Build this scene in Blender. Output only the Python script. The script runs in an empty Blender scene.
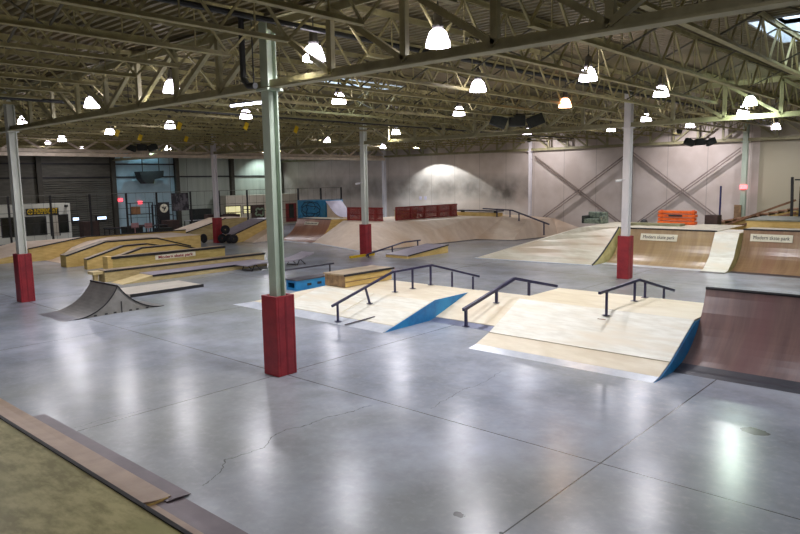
import bpy, bmesh, math, random
import numpy as np
from mathutils import Vector, Matrix
C = bpy.context.scene.collection
S = bpy.context.scene
PI = math.pi

# ------------------------------------------------------------------ camera
F_PX = 674.74
YAW, PIT, ROL = .7308, .1292, -.0167
CAM = np.array([9.8955, -7.6811, 3.5814])
_fw = np.array([-math.sin(YAW)*math.cos(PIT), math.cos(YAW)*math.cos(PIT), -math.sin(PIT)])
_r0 = np.array([math.cos(YAW), math.sin(YAW), 0.]); _u0 = np.cross(_r0, _fw)
_R = _r0*math.cos(ROL)+_u0*math.sin(ROL); _U = -_r0*math.sin(ROL)+_u0*math.cos(ROL)
cd = bpy.data.cameras.new('camera'); cam = bpy.data.objects.new('camera', cd); C.objects.link(cam)
cd.sensor_width = 36; cd.lens = F_PX*36/800; cd.clip_end = 300
M = Matrix(((_R[0], _U[0], -_fw[0], CAM[0]), (_R[1], _U[1], -_fw[1], CAM[1]), (_R[2], _U[2], -_fw[2], CAM[2]), (0, 0, 0, 1)))
cam.matrix_world = M
S.camera = cam

def _ray(u, v): return _R*(u-400)/F_PX - _U*(v-267)/F_PX + _fw
def G(u, v, z=0):
    d = _ray(u, v); p = CAM+d*((z-CAM[2])/d[2]); return (float(p[0]), float(p[1]), z)
def GX(u, v, X):
    d = _ray(u, v); p = CAM+d*((X-CAM[0])/d[0]); return (X, float(p[1]), float(p[2]))
def GY(u, v, Y):
    d = _ray(u, v); p = CAM+d*((Y-CAM[1])/d[1]); return (float(p[0]), Y, float(p[2]))

# ------------------------------------------------------------------ world, exposure
W = bpy.data.worlds.new('world'); S.world = W; W.use_nodes = True
W.node_tree.nodes['Background'].inputs[0].default_value = (.72, .86, 1, 1)
W.node_tree.nodes['Background'].inputs[1].default_value = 4.0
S.view_settings.view_transform = 'Standard'; S.view_settings.look = 'None'
S.view_settings.gamma = 1; S.view_settings.use_curve_mapping = False
S.view_settings.exposure = 0.58
LAMP_W = 62.0       # watts of each high bay lamp
BELL = 13.0         # glow of its glass reflector
TUBE = 14.0

# ------------------------------------------------------------------ materials
def lin(c):
    return tuple(((x/255)/12.92 if x/255 <= .04045 else ((x/255+.055)/1.055)**2.4) for x in c)+(1,)
_m = {}
def mat(name, c1, c2=None, rough=.6, scale=4, stretch=(1, 1, 1), metal=0, detail=6, bump=0, lo=.35, hi=.65, c3=None, r2=None, spec=.5):
    if name in _m: return _m[name]
    m = bpy.data.materials.new(name); m.use_nodes = True; nt = m.node_tree; b = nt.nodes['Principled BSDF']
    b.inputs['Roughness'].default_value = rough; b.inputs['Metallic'].default_value = metal
    b.inputs['Specular IOR Level'].default_value = spec
    c2 = c2 or tuple(x*.82 for x in c1)
    tc = nt.nodes.new('ShaderNodeTexCoord'); mp = nt.nodes.new('ShaderNodeMapping'); mp.inputs['Scale'].default_value = stretch
    nt.links.new(tc.outputs['Object'], mp.inputs[0])
    n = nt.nodes.new('ShaderNodeTexNoise'); n.inputs['Scale'].default_value = scale; n.inputs['Detail'].default_value = detail
    n.inputs['Roughness'].default_value = .62
    nt.links.new(mp.outputs[0], n.inputs['Vector'])
    r = nt.nodes.new('ShaderNodeValToRGB'); r.color_ramp.elements[0].position = lo; r.color_ramp.elements[1].position = hi
    r.color_ramp.elements[0].color = lin(c2); r.color_ramp.elements[1].color = lin(c1)
    nt.links.new(n.outputs['Fac'], r.inputs[0]); out = r.outputs[0]
    if c3:
        n3 = nt.nodes.new('ShaderNodeTexNoise'); n3.inputs['Scale'].default_value = scale*.23; n3.inputs['Detail'].default_value = 4
        nt.links.new(mp.outputs[0], n3.inputs['Vector'])
        r3 = nt.nodes.new('ShaderNodeValToRGB'); r3.color_ramp.elements[0].position = .48; r3.color_ramp.elements[1].position = .68
        nt.links.new(n3.outputs['Fac'], r3.inputs[0])
        mx = nt.nodes.new('ShaderNodeMix'); mx.data_type = 'RGBA'; nt.links.new(r3.outputs[0], mx.inputs[0])
        nt.links.new(out, mx.inputs[6]); mx.inputs[7].default_value = lin(c3); out = mx.outputs[2]
    nt.links.new(out, b.inputs['Base Color'])
    if r2 is not None:
        mr = nt.nodes.new('ShaderNodeMapRange'); mr.inputs[3].default_value = rough; mr.inputs[4].default_value = r2
        nt.links.new(n.outputs['Fac'], mr.inputs[0]); nt.links.new(mr.outputs[0], b.inputs['Roughness'])
    if bump:
        bp = nt.nodes.new('ShaderNodeBump'); bp.inputs['Strength'].default_value = bump; bp.inputs['Distance'].default_value = .02
        nt.links.new(n.outputs['Fac'], bp.inputs['Height']); nt.links.new(bp.outputs[0], b.inputs['Normal'])
    _m[name] = m; return m
def emis(name, col, s, strength_only=True):
    if name in _m: return _m[name]
    m = bpy.data.materials.new(name); m.use_nodes = True; b = m.node_tree.nodes['Principled BSDF']
    b.inputs['Base Color'].default_value = (.8, .8, .8, 1); b.inputs['Emission Color'].default_value = lin(col); b.inputs['Emission Strength'].default_value = s
    _m[name] = m; return m

steel = mat('roof_steel', (172, 166, 130), (146, 141, 108), .55, 3)
joistm = mat('joist_steel', (174, 165, 116), (144, 136, 94), .6, 3)
deckm = mat('roof_deck', (130, 120, 86), (102, 94, 66), .65, .8, c3=(142, 128, 100))
colm = mat('column_paint', (190, 204, 186), (166, 182, 164), .45, 2.2, (1, 1, .3))
colw = mat('column_white_paint', (238, 234, 236), (216, 214, 218), .4, 2.2, (1, 1, .3))
padm = mat('red_vinyl', (160, 42, 50), (132, 30, 42), .45, 3.5, (1, 1, 1.2), bump=.25, detail=4)
padb = mat('red_vinyl_seam', (138, 26, 38), None, .5)
black = mat('black_metal', (34, 34, 38), (22, 22, 26), .5)
navy = mat('navy_rail_paint', (46, 44, 82), (34, 32, 62), .35, 6)
dark = mat('dark_pipe', (40, 42, 38), (26, 28, 26), .6)
metal = mat('ground_steel', (224, 230, 238), (196, 204, 214), .3, 2.5, (1, 1, 1), metal=.25)
metald = mat('dark_steel', (84, 82, 92), (62, 61, 70), .38, 2.5, metal=.4)
lilac = mat('lilac_grey_sheet', (164, 158, 170), (142, 136, 148), .4, 2.5)
birch = mat('pale_ply', (234, 226, 204), (218, 208, 182), .48, 1.7, (1, 3, 1), c3=(212, 198, 170))
white_sk = mat('scuffed_white_ply', (240, 240, 228), (220, 218, 202), .42, 2.4, (1, 5, 3), c3=(228, 220, 198), detail=9)
pinkply = mat('pink_beige_ply', (236, 218, 198), (218, 198, 176), .5, 1.2, (1, 2, 1), c3=(208, 180, 150))
brown = mat('brown_masonite', (168, 122, 98), (142, 100, 80), .33, 1.6, (3, .4, .4), c3=(176, 136, 110), detail=8)
maroon = mat('maroon_masonite', (138, 112, 106), (114, 92, 90), .28, 1.6, (4, .3, .3), c3=(126, 94, 94), detail=9)
tan = mat('tan_masonite', (176, 152, 112), (152, 128, 94), .32, 1.6, (4, .3, .3), c3=(160, 132, 100), detail=8)
yply = mat('yellow_ply', (222, 194, 124), (196, 164, 92), .55, 2.5, (1, 1, 4))
paleply = mat('light_wood', (214, 196, 144), (186, 164, 112), .55, 2.5, (1, 1, 4))
oldply = mat('worn_top_ply', (178, 160, 130), (150, 132, 108), .5, 2.5, (3, 1, 1), c3=(128, 112, 92))
endply = mat('worn_end_ply', (158, 128, 92), (112, 88, 62), .6, 6, (1, 1, 1))
blue = mat('blue_paint', (22, 128, 188), (14, 106, 166), .45, 5, (1, 1, 1), c3=(36, 144, 198))
bluegraf = mat('blue_wall_paint', (58, 150, 196), (38, 120, 170), .5, 3, c3=(74, 120, 130))
grey_r = mat('grey_ramp', (112, 110, 106), (92, 90, 88), .42, 3, (1, 3, 1))
grey_s = mat('grey_ramp_side', (150, 148, 142), (128, 126, 120), .6, 3)
redf = mat('red_fence_paint', (142, 50, 46), (112, 36, 34), .5, 4)
signw = mat('sign_white', (232, 228, 206), (222, 216, 192), .5, 5)
redtxt = mat('sign_red_text', (150, 30, 50), None, .5)
blktxt = mat('sign_black_text', (40, 30, 34), None, .5)
yel = mat('yellow_paint', (226, 190, 30), (206, 168, 22), .5, 5)
orange = mat('orange_plastic', (240, 110, 28), (214, 86, 18), .45, 6)
greyg = mat('grey_green_vinyl', (120, 132, 116), (62, 74, 64), .6, 7, lo=.4, hi=.6)
rubber = mat('black_rubber', (30, 28, 34), (18, 17, 22), .8, 6)
officew = mat('office_white', (222, 222, 208), (204, 204, 190), .6, 1)
enclos = mat('enclosure_grey', (198, 190, 172), (182, 174, 156), .7, 1)
glassd = mat('dark_window', (48, 50, 44), (34, 36, 32), .12, 1)
yelwin = emis('lit_yellow_window', (206, 196, 110), .55)  # glow added to brighten the yellow panes, no lamp behind them
lampgrey = mat('lamp_housing', (120, 118, 116), (96, 94, 92), .4, 4, metal=.3)
spk = mat('speaker_black', (38, 44, 40), (24, 28, 26), .6, 10)
woodrail = mat('stained_wood', (148, 108, 76), (118, 84, 58), .6, 5, (1, 1, 1))
boxdark = mat('dark_brown_board', (76, 56, 50), (56, 42, 38), .7, 3)
deckgreen = mat('olive_ply_deck', (194, 186, 130), (150, 142, 92), .5, 3.2, (1.4, 3, 1), c3=(170, 166, 110), detail=10, lo=.4, hi=.62)
bell_m = emis('lamp_glass', (246, 238, 255), BELL)
tube_m = emis('tube_glow', (224, 228, 255), TUBE)
warm_m = emis('warm_lamp_glass', (255, 176, 130), 6)
red_m = emis('exit_glow', (255, 40, 60), 2.2)
screen_m = emis('screen_glow', (190, 215, 255), 2.2)

def floor_mat():
    m = bpy.data.materials.new('polished_concrete'); m.use_nodes = True; nt = m.node_tree; N = nt.nodes; L = nt.links; b = N['Principled BSDF']
    tc = N.new('ShaderNodeTexCoord'); P = tc.outputs['Object']
    def noise(s, d=6, vec=P, r=.6):
        n = N.new('ShaderNodeTexNoise'); n.inputs['Scale'].default_value = s; n.inputs['Detail'].default_value = d; n.inputs['Roughness'].default_value = r; L.new(vec, n.inputs['Vector']); return n
    def ramp(src, p0, p1, c0, c1):
        r = N.new('ShaderNodeValToRGB'); r.color_ramp.interpolation = 'EASE'; e = r.color_ramp.elements; e[0].position = p0; e[1].position = p1; e[0].color = c0; e[1].color = c1; L.new(src, r.inputs[0]); return r.outputs[0]
    def math_(op, a, bb=None, cc=None):
        n = N.new('ShaderNodeMath'); n.operation = op
        for i, v in enumerate((a, bb, cc)):
            if v is None: continue
            if isinstance(v, (int, float)): n.inputs[i].default_value = v
            else: L.new(v, n.inputs[i])
        return n.outputs[0]
    def mix(f, a, c):
        x = N.new('ShaderNodeMix'); x.data_type = 'RGBA'
        if isinstance(f, float): x.inputs[0].default_value = f
        else: L.new(f, x.inputs[0])
        for i, v in ((6, a), (7, c)):
            if isinstance(v, tuple): x.inputs[i].default_value = v
            else: L.new(v, x.inputs[i])
        return x.outputs[2]
    K = (0, 0, 0, 1); O = (1, 1, 1, 1)
    n1 = noise(.3, 8, r=.6); n2 = noise(1.9, 8, r=.65); n3 = noise(.12, 3); n4 = noise(9, 6)
    base = ramp(n1.outputs[0], .25, .75, lin((118, 126, 138)), lin((190, 199, 218)))  # broad mottling, its contrast also puts uneven lamp light into the colour
    base = mix(ramp(n3.outputs[0], .36, .72, K, (.8, .8, .8, 1)), base, lin((152, 157, 148)))
    base = mix(ramp(n2.outputs[0], .2, .9, K, (.5, .5, .5, 1)), base, lin((118, 118, 116)))
    base = mix(ramp(n4.outputs[0], .45, .85, K, (.3, .3, .3, 1)), base, lin((190, 192, 196)))
    sx = N.new('ShaderNodeSeparateXYZ'); L.new(P, sx.inputs[0]); X, Y, Z = sx.outputs
    wob = math_('MULTIPLY', math_('SUBTRACT', noise(.8, 4).outputs[0], .5), .10)
    # saw-cut joints along the column lines and half bays
    fx = math_('ABSOLUTE', math_('SUBTRACT', math_('MODULO', math_('ADD', X, 63.4+3.17), 6.34), 3.17))
    fy = math_('ABSOLUTE', math_('SUBTRACT', math_('MODULO', math_('ADD', Y, 75.4+3.77), 7.54), 3.77))
    j = math_('MAXIMUM', math_('LESS_THAN', fx, .009), math_('LESS_THAN', fy, .009))
    # wandering shrinkage cracks
    nv = N.new('ShaderNodeVectorMath'); nv.operation = 'ADD'; nz = noise(1.7, 5)
    sc = N.new('ShaderNodeVectorMath'); sc.operation = 'SCALE'; sc.inputs['Scale'].default_value = .42
    sb = N.new('ShaderNodeVectorMath'); sb.operation = 'SUBTRACT'; sb.inputs[1].default_value = (.5, .5, .5)
    L.new(nz.outputs[1], sb.inputs[0]); L.new(sb.outputs[0], sc.inputs[0]); L.new(P, nv.inputs[0]); L.new(sc.outputs[0], nv.inputs[1])
    wx = N.new('ShaderNodeSeparateXYZ'); L.new(nv.outputs[0], wx.inputs[0]); PX, PY = wx.outputs[0], wx.outputs[1]
    def seg(a, c, wdt):
        ax, ay = a[0], a[1]; dx, dy = c[0]-ax, c[1]-ay; l2 = dx*dx+dy*dy
        qx = math_('SUBTRACT', PX, ax); qy = math_('SUBTRACT', PY, ay)
        t = math_('DIVIDE', math_('ADD', math_('MULTIPLY', qx, dx), math_('MULTIPLY', qy, dy)), l2)
        t = math_('MINIMUM', math_('MAXIMUM', t, 0), 1)
        ex = math_('SUBTRACT', qx, math_('MULTIPLY', t, dx)); ey = math_('SUBTRACT', qy, math_('MULTIPLY', t, dy))
        return math_('LESS_THAN', math_('ADD', math_('MULTIPLY', ex, ex), math_('MULTIPLY', ey, ey)), wdt*wdt)
    cr = [(372, 406), (318, 420), (285, 430), (262, 446), (225, 460), (224, 468), (202, 486)]
    for a, c in zip(cr[:-1], cr[1:]): j = math_('MAXIMUM', j, math_('MULTIPLY', seg(G(*a), G(*c), .007), .7))
    for a, c in [((76, 428), (150, 408)), ((430, 408), (500, 372)), ((300, 372), (350, 362))]:
        j = math_('MAXIMUM', j, math_('MULTIPLY', seg(G(*a), G(*c), .006), .5))
    base = mix(j, base, lin((52, 52, 52)))
    # oil blots
    def blot(u, v, rx, ry):
        c = G(u, v); a = math_('DIVIDE', math_('SUBTRACT', PX, c[0]), rx); d = math_('DIVIDE', math_('SUBTRACT', PY, c[1]), ry)
        return math_('LESS_THAN', math_('ADD', math_('MULTIPLY', a, a), math_('MULTIPLY', d, d)), 1)
    bl = math_('MAXIMUM', blot(754, 431, .22, .12), math_('MAXIMUM', blot(464, 516, .07, .05), blot(501, 533, .03, .03)))
    base = mix(math_('MULTIPLY', bl, .9), base, lin((58, 60, 58)))
    L.new(base, b.inputs['Base Color'])
    mr = N.new('ShaderNodeMapRange'); mr.inputs[1].default_value = .3; mr.inputs[2].default_value = .7; mr.inputs[3].default_value = .215; mr.inputs[4].default_value = .265; b.inputs['Specular IOR Level'].default_value = .38
    L.new(n1.outputs[0], mr.inputs[0]); L.new(mr.outputs[0], b.inputs['Roughness'])
    bp = N.new('ShaderNodeBump'); bp.inputs['Strength'].default_value = .05; bp.inputs['Distance'].default_value = .01
    L.new(n4.outputs[0], bp.inputs['Height']); L.new(bp.outputs[0], b.inputs['Normal'])
    return m
def wall_mat():
    m = bpy.data.materials.new('painted_panel_wall'); m.use_nodes = True; nt = m.node_tree; N = nt.nodes; L = nt.links; b = N['Principled BSDF']
    b.inputs['Roughness'].default_value = .55
    tc = N.new('ShaderNodeTexCoord'); sx = N.new('ShaderNodeSeparateXYZ'); L.new(tc.outputs['Object'], sx.inputs[0])
    def M_(op, a, c=None):
        n = N.new('ShaderNodeMath'); n.operation = op
        for i, v in enumerate((a, c)):
            if v is None: continue
            if isinstance(v, (int, float)): n.inputs[i].default_value = v
            else: L.new(v, n.inputs[i])
        return n.outputs[0]
    n = N.new('ShaderNodeTexNoise'); n.inputs['Scale'].default_value = .9; n.inputs['Detail'].default_value = 8; L.new(tc.outputs['Object'], n.inputs['Vector'])
    r = N.new('ShaderNodeValToRGB'); e = r.color_ramp.elements; e[0].position = .35; e[1].position = .65; e[0].color = lin((196, 184, 174)); e[1].color = lin((214, 204, 196)); L.new(n.outputs[0], r.inputs[0])
    X, Y, Z = sx.outputs
    # soot band blown on to the wall between the corner and the white column
    def bump_(v, c, w): # smooth bump
        q = M_('DIVIDE', M_('SUBTRACT', v, c), w); return M_('MAXIMUM', M_('SUBTRACT', 1, M_('MULTIPLY', q, q)), 0)
    n2 = N.new('ShaderNodeTexNoise'); n2.inputs['Scale'].default_value = 1.3; n2.inputs['Detail'].default_value = 9; L.new(tc.outputs['Object'], n2.inputs['Vector'])
    s = M_('MULTIPLY', bump_(Z, 2.95, 1.0), M_('MULTIPLY', M_('GREATER_THAN', -12.9, X), M_('MULTIPLY', n2.outputs[0], .95)))
    s2 = M_('MULTIPLY', M_('MULTIPLY', bump_(Z, 2.7, 1.1), bump_(X, -14.9, 1.7)), M_('MULTIPLY', n2.outputs[0], 1.5))
    s = M_('MINIMUM', M_('MAXIMUM', s, s2), .85)
    mx = N.new('ShaderNodeMix'); mx.data_type = 'RGBA'; L.new(s, mx.inputs[0]); L.new(r.outputs[0], mx.inputs[6]); mx.inputs[7].default_value = lin((72, 70, 62))
    # panel joints every 2.11 m
    fx = M_('ABSOLUTE', M_('SUBTRACT', M_('MODULO', M_('ADD', X, 105.5+1.055), 2.11), 1.055))
    mj = N.new('ShaderNodeMix'); mj.data_type = 'RGBA'; L.new(M_('MULTIPLY', M_('LESS_THAN', fx, .02), .35), mj.inputs[0]); L.new(mx.outputs[2], mj.inputs[6]); mj.inputs[7].default_value = lin((100, 92, 86))
    mg = N.new('ShaderNodeMix'); mg.data_type = 'RGBA'; L.new(M_('GREATER_THAN', X, .4), mg.inputs[0]); L.new(mj.outputs[2], mg.inputs[6]); mg.inputs[7].default_value = lin((176, 170, 146))  # right end greener, its weaker light put into the darker colour
    L.new(mg.outputs[2], b.inputs['Base Color'])
    return m
floorm = floor_mat(); wallm = wall_mat()
wall_l = mat('grey_green_wall', (178, 186, 174), (160, 168, 156), .6, 1.2, (1, 2, .2))
wall_d = mat('dark_wall_panel', (104, 102, 92), (84, 82, 74), .7, 1.2, (1, 1, 5))  # shade of the unlit left zone put into the dark colour
wall_b = mat('pale_blue_wall', (178, 206, 214), (158, 188, 198), .6, 1.2)

# ------------------------------------------------------------------ mesh helpers
class MB:
    def __init__(s): s.v = []; s.f = []
    def add(s, vs, fs):
        o = len(s.v); s.v += [tuple(map(float, x)) for x in vs]; s.f += [tuple(i+o for i in f) for f in fs]; return s
    def box(s, x0, x1, y0, y1, z0, z1):
        return s.add([(x0, y0, z0), (x1, y0, z0), (x1, y1, z0), (x0, y1, z0), (x0, y0, z1), (x1, y0, z1), (x1, y1, z1), (x0, y1, z1)],
                     [(0, 3, 2, 1), (4, 5, 6, 7), (0, 1, 5, 4), (1, 2, 6, 5), (2, 3, 7, 6), (3, 0, 4, 7)])
    def obox(s, c, sx, sy, z0, z1, rz):
        ca, sa = math.cos(rz), math.sin(rz); q = []
        for z in (z0, z1):
            for a, b in ((-1, -1), (1, -1), (1, 1), (-1, 1)):
                x, y = a*sx/2, b*sy/2; q.append((c[0]+x*ca-y*sa, c[1]+x*sa+y*ca, z))
        return s.add(q, [(0, 3, 2, 1), (4, 5, 6, 7), (0, 1, 5, 4), (1, 2, 6, 5), (2, 3, 7, 6), (3, 0, 4, 7)])
    def prism(s, prof, a0, a1, axis='y'):
        """profile (s,z) extruded across the other axis; axis = the axis the profile runs along"""
        n = len(prof)
        P = (lambda t, z, a: (a, t, z)) if axis == 'y' else ((lambda t, z, a: (t, a, z)) if axis == 'x' else (lambda t, z, a: (t, z, a)))
        vs = [P(t, z, a0) for t, z in prof]+[P(t, z, a1) for t, z in prof]
        fs = [tuple(range(n)), tuple(range(2*n-1, n-1, -1))]+[(i, (i+1) % n+0 if False else i+n, (i+1) % n+n, (i+1) % n) for i in range(n)]
        return s.add(vs, fs)
    def bar(s, p, q, w, h=None, up=(0, 0, 1)):
        h = h or w; p = Vector(p); q = Vector(q); d = (q-p).normalized(); up = Vector(up)
        if abs(d.dot(up)) > .98: up = Vector((0, 1, 0))
        a = d.cross(up).normalized()*w/2; b = a.cross(d).normalized()*h/2
        vs = [t+i*a+j*b for t in (p, q) for i, j in ((-1, -1), (1, -1), (1, 1), (-1, 1))]
        return s.add(vs, [(0, 1, 2, 3), (7, 6, 5, 4), (0, 4, 5, 1), (1, 5, 6, 2), (2, 6, 7, 3), (3, 7, 4, 0)])
    def tube(s, p, q, r, n=8):
        p = Vector(p); q = Vector(q); d = (q-p).normalized(); up = Vector((0, 0, 1)) if abs(d.z) < .95 else Vector((0, 1, 0))
        a = d.cross(up).normalized(); b = a.cross(d)
        vs = [t+(a*math.cos(2*PI*i/n)+b*math.sin(2*PI*i/n))*r for t in (p, q) for i in range(n)]
        return s.add(vs, [tuple(range(n)), tuple(range(2*n-1, n-1, -1))]+[(i, i+n, (i+1) % n+n, (i+1) % n) for i in range(n)])
    def lathe(s, prof, c=(0, 0, 0), n=16, axis='z'):
        vs = []
        for r, z in prof:
            for i in range(n):
                a = 2*PI*i/n; x, y = r*math.cos(a), r*math.sin(a)
                vs.append((c[0]+x, c[1]+y, c[2]+z) if axis == 'z' else ((c[0]+z, c[1]+x, c[2]+y) if axis == 'x' else (c[0]+x, c[1]+z, c[2]+y)))
        fs = [(k*n+i, k*n+(i+1) % n, (k+1)*n+(i+1) % n, (k+1)*n+i) for k in range(len(prof)-1) for i in range(n)]
        return s.add(vs, fs)
    def sheet(s, prof, t, a0, a1, axis='y'):
        """a bent sheet: the profile is its top face, t its thickness downwards"""
        return s.prism(list(prof)+[(p, z-t) for p, z in reversed(prof)], a0, a1, axis)
    def build(s, name, m, parent=None, loc=None, smooth=False, bevel=0):
        pr_ = parent
        while pr_ is not None and '_w' not in pr_: pr_ = pr_.parent
        wl = Vector(loc) if loc is not None else (Vector(pr_['_w']) if pr_ is not None else Vector((0, 0, 0)))
        me = bpy.data.meshes.new(name); me.from_pydata([Vector(v)-wl for v in s.v], [], s.f)
        bm = bmesh.new(); bm.from_mesh(me); bmesh.ops.recalc_face_normals(bm, faces=bm.faces); bm.to_mesh(me); bm.free()
        me.materials.append(m)
        if smooth:
            for p in me.polygons: p.use_smooth = True
        o = bpy.data.objects.new(name, me); C.objects.link(o)
        if parent is not None: o.parent = parent
        else: o.location = wl
        if bevel:
            b = o.modifiers.new('bevel', 'BEVEL'); b.width = bevel; b.segments = 2; b.limit_method = 'ANGLE'
        return o
def thing(name, label, cat, loc=(0, 0, 0), group=None):
    o = bpy.data.objects.new(name, None); C.objects.link(o); o.location = loc; o.empty_display_size = .2
    o['_w'] = tuple(loc); o['label'] = label; o['category'] = cat
    if group: o['group'] = group
    return o
def tag(o, label, cat, group=None):
    o['label'] = label; o['category'] = cat
    if group: o['group'] = group
    return o
def struct(o, label=None):
    o['kind'] = 'structure'
    if label: o['label'] = label
    return o
def dup(root, loc, label=None, group=None, rz=None):
    r = root.copy(); C.objects.link(r); r.location = loc
    if rz is not None: r.rotation_euler = (0, 0, rz)
    if label: r['label'] = label
    if group: r['group'] = group
    for ch in root.children:
        c = ch.copy(); C.objects.link(c); c.parent = r
        for g in ch.children:
            d = g.copy(); C.objects.link(d); d.parent = c
    return r
def mid(*p): return tuple(sum(q[i] for q in p)/len(p) for i in range(3))
def text(body, size, m, parent, wloc, rot, name='lettering', fit=None, bold=.0):
    cu = bpy.data.curves.new('t', 'FONT'); cu.body = body; cu.size = size; cu.extrude = .003; cu.offset = bold; cu.align_x = 'CENTER'; cu.align_y = 'CENTER'
    to = bpy.data.objects.new('t', cu); C.objects.link(to); bpy.context.view_layer.update()
    me = bpy.data.meshes.new_from_object(to.evaluated_get(bpy.context.evaluated_depsgraph_get())); bpy.data.objects.remove(to)
    me.materials.clear(); me.materials.append(m)
    if fit:
        xs = [v.co.x for v in me.vertices]; k = fit/(max(xs)-min(xs))
        for v in me.vertices: v.co.x *= k
    o = bpy.data.objects.new(name, me); C.objects.link(o); o.parent = parent
    while '_w' not in parent: parent = parent.parent
    o.location = Vector(wloc)-Vector(parent['_w']); o.rotation_euler = rot
    return o
def arc(y0, h, R, d=1, n=14):
    """(s,z) points of a transition that starts level at y0 and rises to height h, radius R, towards d"""
    a1 = math.acos(1-h/R); return [(y0+d*R*math.sin(a1*i/n), R*(1-math.cos(a1*i/n))) for i in range(n+1)]

A, B = 12.675, 15.076          # column bays
HC = 5.22                      # underside of the girders
TOPZ = 6.43

# ------------------------------------------------------------------ structure: floor, walls, ceiling
XL, XR, YB, YF = -38.03, 16., 30.45, -15.
o = MB().box(XL-.3, XR+.3, YF-.3, YB+.3, -.3, 0).build('floor', floorm); struct(o, 'polished grey concrete floor with saw-cut joints')
o = MB().box(XL-.3, XR+.3, YB, YB+.3, 0, 6.9).build('wall_back', wallm); struct(o, 'long pinkish painted back wall with a sooty band')
wl = MB().box(XL-.3, XL, YF-.3, YB, 0, 6.9).build('wall_left', wall_l); struct(wl, 'dim grey-green left wall')
o = MB().box(XR, XR+.3, YF-.3, YB, 0, 6.9).build('wall_right', wallm); struct(o)
o = MB().box(XL, XR, YF-.3, YF, 0, 6.9).build('wall_front', wallm); struct(o)
# wall sheets of the left wall: painted-in shade, roll-up door, pale blue zone
o = MB().box(XL, XL+.05, YF, 10, 0, 6.5).box(XL, XL+.05, 10, 15, 3.9, 6.5).build('wall_left_cladding', wall_d); struct(o)
mb = MB(); y = 0
for k in range(26):
    z = .02+k*.15; mb.prism([(XL+.02, z), (XL+.10, z+.04), (XL+.10, z+.11), (XL+.02, z+.15)], 10.2, 14.8, 'x')
o = mb.build('door_1', wall_d); struct(o, 'grey roll-up door in the dark left wall')
o = MB().box(XL, XL+.05, 15.1, 19.95, 0, 6.5).build('wall_left_panel', wall_b); struct(o)
for k, yy in enumerate((5, 10, 15, 20, 25, 30)):
    o = MB().box(XL, XL+.32, yy-.16, yy+.16, 0, 6.4).build('trim_%d' % (k+1), mat('wall_post_dark', (70, 66, 56), None, .6)); struct(o)
o = MB().box(XL, XL+.14, -5, 30, 4.02, 4.12).box(XL, XL+.14, -5, 20, 4.95, 5.05).build('trim_7', black); struct(o)

sk = [(-5.9, -4.7, 6.2, 8.9), (5.9, 7.5, 7.1, 9.9)]
def deckstrip(mb, x0, x1, y0, y1):
    p = .2; n = int(round((y1-y0)/p)); p = (y1-y0)/n
    prof = []
    for i in range(n):
        a = y0+i*p; prof += [(a, 6.52), (a+p*.38, 6.52), (a+p*.5, 6.59), (a+p*.88, 6.59)]
    prof.append((y1, 6.52))
    vs = [(x0, t, z) for t, z in prof]+[(x1, t, z) for t, z in prof]; m = len(prof)
    mb.add(vs, [(i, i+1, i+1+m, i+m) for i in range(m-1)])
mb = MB()
xs = [XL-.1, -5.9, -4.7, 5.9, 7.5, XR+.1]
for i in range(5):
    hole = [s for s in sk if abs(s[0]-xs[i]) < .01]
    if hole:
        deckstrip(mb, xs[i], xs[i+1], YF-.1, hole[0][2]); deckstrip(mb, xs[i], xs[i+1], hole[0][3], YB+.1)
    else: deckstrip(mb, xs[i], xs[i+1], YF-.1, YB+.1)
o = mb.build('ceiling', deckm); struct(o, 'corrugated metal roof deck')
mb = MB()
mb.box(XL-.3, sk[0][0], YF-.3, YB+.3, 6.9, 7.0); mb.box(sk[0][1], sk[1][0], YF-.3, YB+.3, 6.9, 7.0); mb.box(sk[1][1], XR+.3, YF-.3, YB+.3, 6.9, 7.0)
for a in sk: mb.box(a[0], a[1], YF-.3, a[2], 6.9, 7.0).box(a[0], a[1], a[3], YB+.3, 6.9, 7.0)
o = mb.build('ceiling_roofing', deckm); struct(o)
skym = mat('skylight_frame', (206, 214, 220), None, .5)
for i, (x0, x1, y0, y1) in enumerate(sk):
    t = MB()
    for b in ((x0-.05, x0, y0-.05, y1+.05), (x1, x1+.05, y0-.05, y1+.05), (x0, x1, y0-.05, y0), (x0, x1, y1, y1+.05)): t.box(*b, 6.50, 7.05)
    for k in range(1, 4):
        yy = y0+(y1-y0)*k/4; t.box(x0, x1, yy-.02, yy+.02, 6.98, 7.03)
    o = t.build('window_%d' % (i+1), skym); struct(o, 'daylit skylight opening in the roof deck')

# ------------------------------------------------------------------ columns
def column(x, y, m, label, pad=True, top=TOPZ, w=.235, h=1.5, ps=.41, group=None):
    t = thing('steel_column', label, 'column', (x, y, 0), group)
    s = MB(); f = .028
    s.box(x-w/2, x+w/2, y-w/2, y-w/2+f, 0.0, top).box(x-w/2, x+w/2, y+w/2-f, y+w/2, 0, top).box(x-.012, x+.012, y-w/2+f, y+w/2-f, 0, top)
    s.build('shaft', m, t)
    MB().box(x-.17, x+.17, y-.17, y+.17, HC-.04, HC).build('cap_plate', m, t)
    if pad:
        q = ps/2; p = MB()
        p.box(x-q, x+q, y-q, y-q+.05, 0, h).box(x-q, x+q, y+q-.05, y+q, 0, h).box(x-q, x-q+.05, y-q+.05, y+q-.05, 0, h).box(x+q-.05, x+q, y-q+.05, y+q-.05, 0, h)
        po = p.build('column_pad', padm, t, bevel=.012); po['label'] = 'square red vinyl crash pad around the foot'
        MB().box(x+q, x+q+.003, y-.02, y+.02, .02, h-.02).build('pad_seam', padb, po)
    return t
cols = {}
cols[(0, 0)] = column(-.05, 0, colm, 'nearest greenish steel column in the middle of the floor, red padded foot', w=.21, ps=.435)
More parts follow.
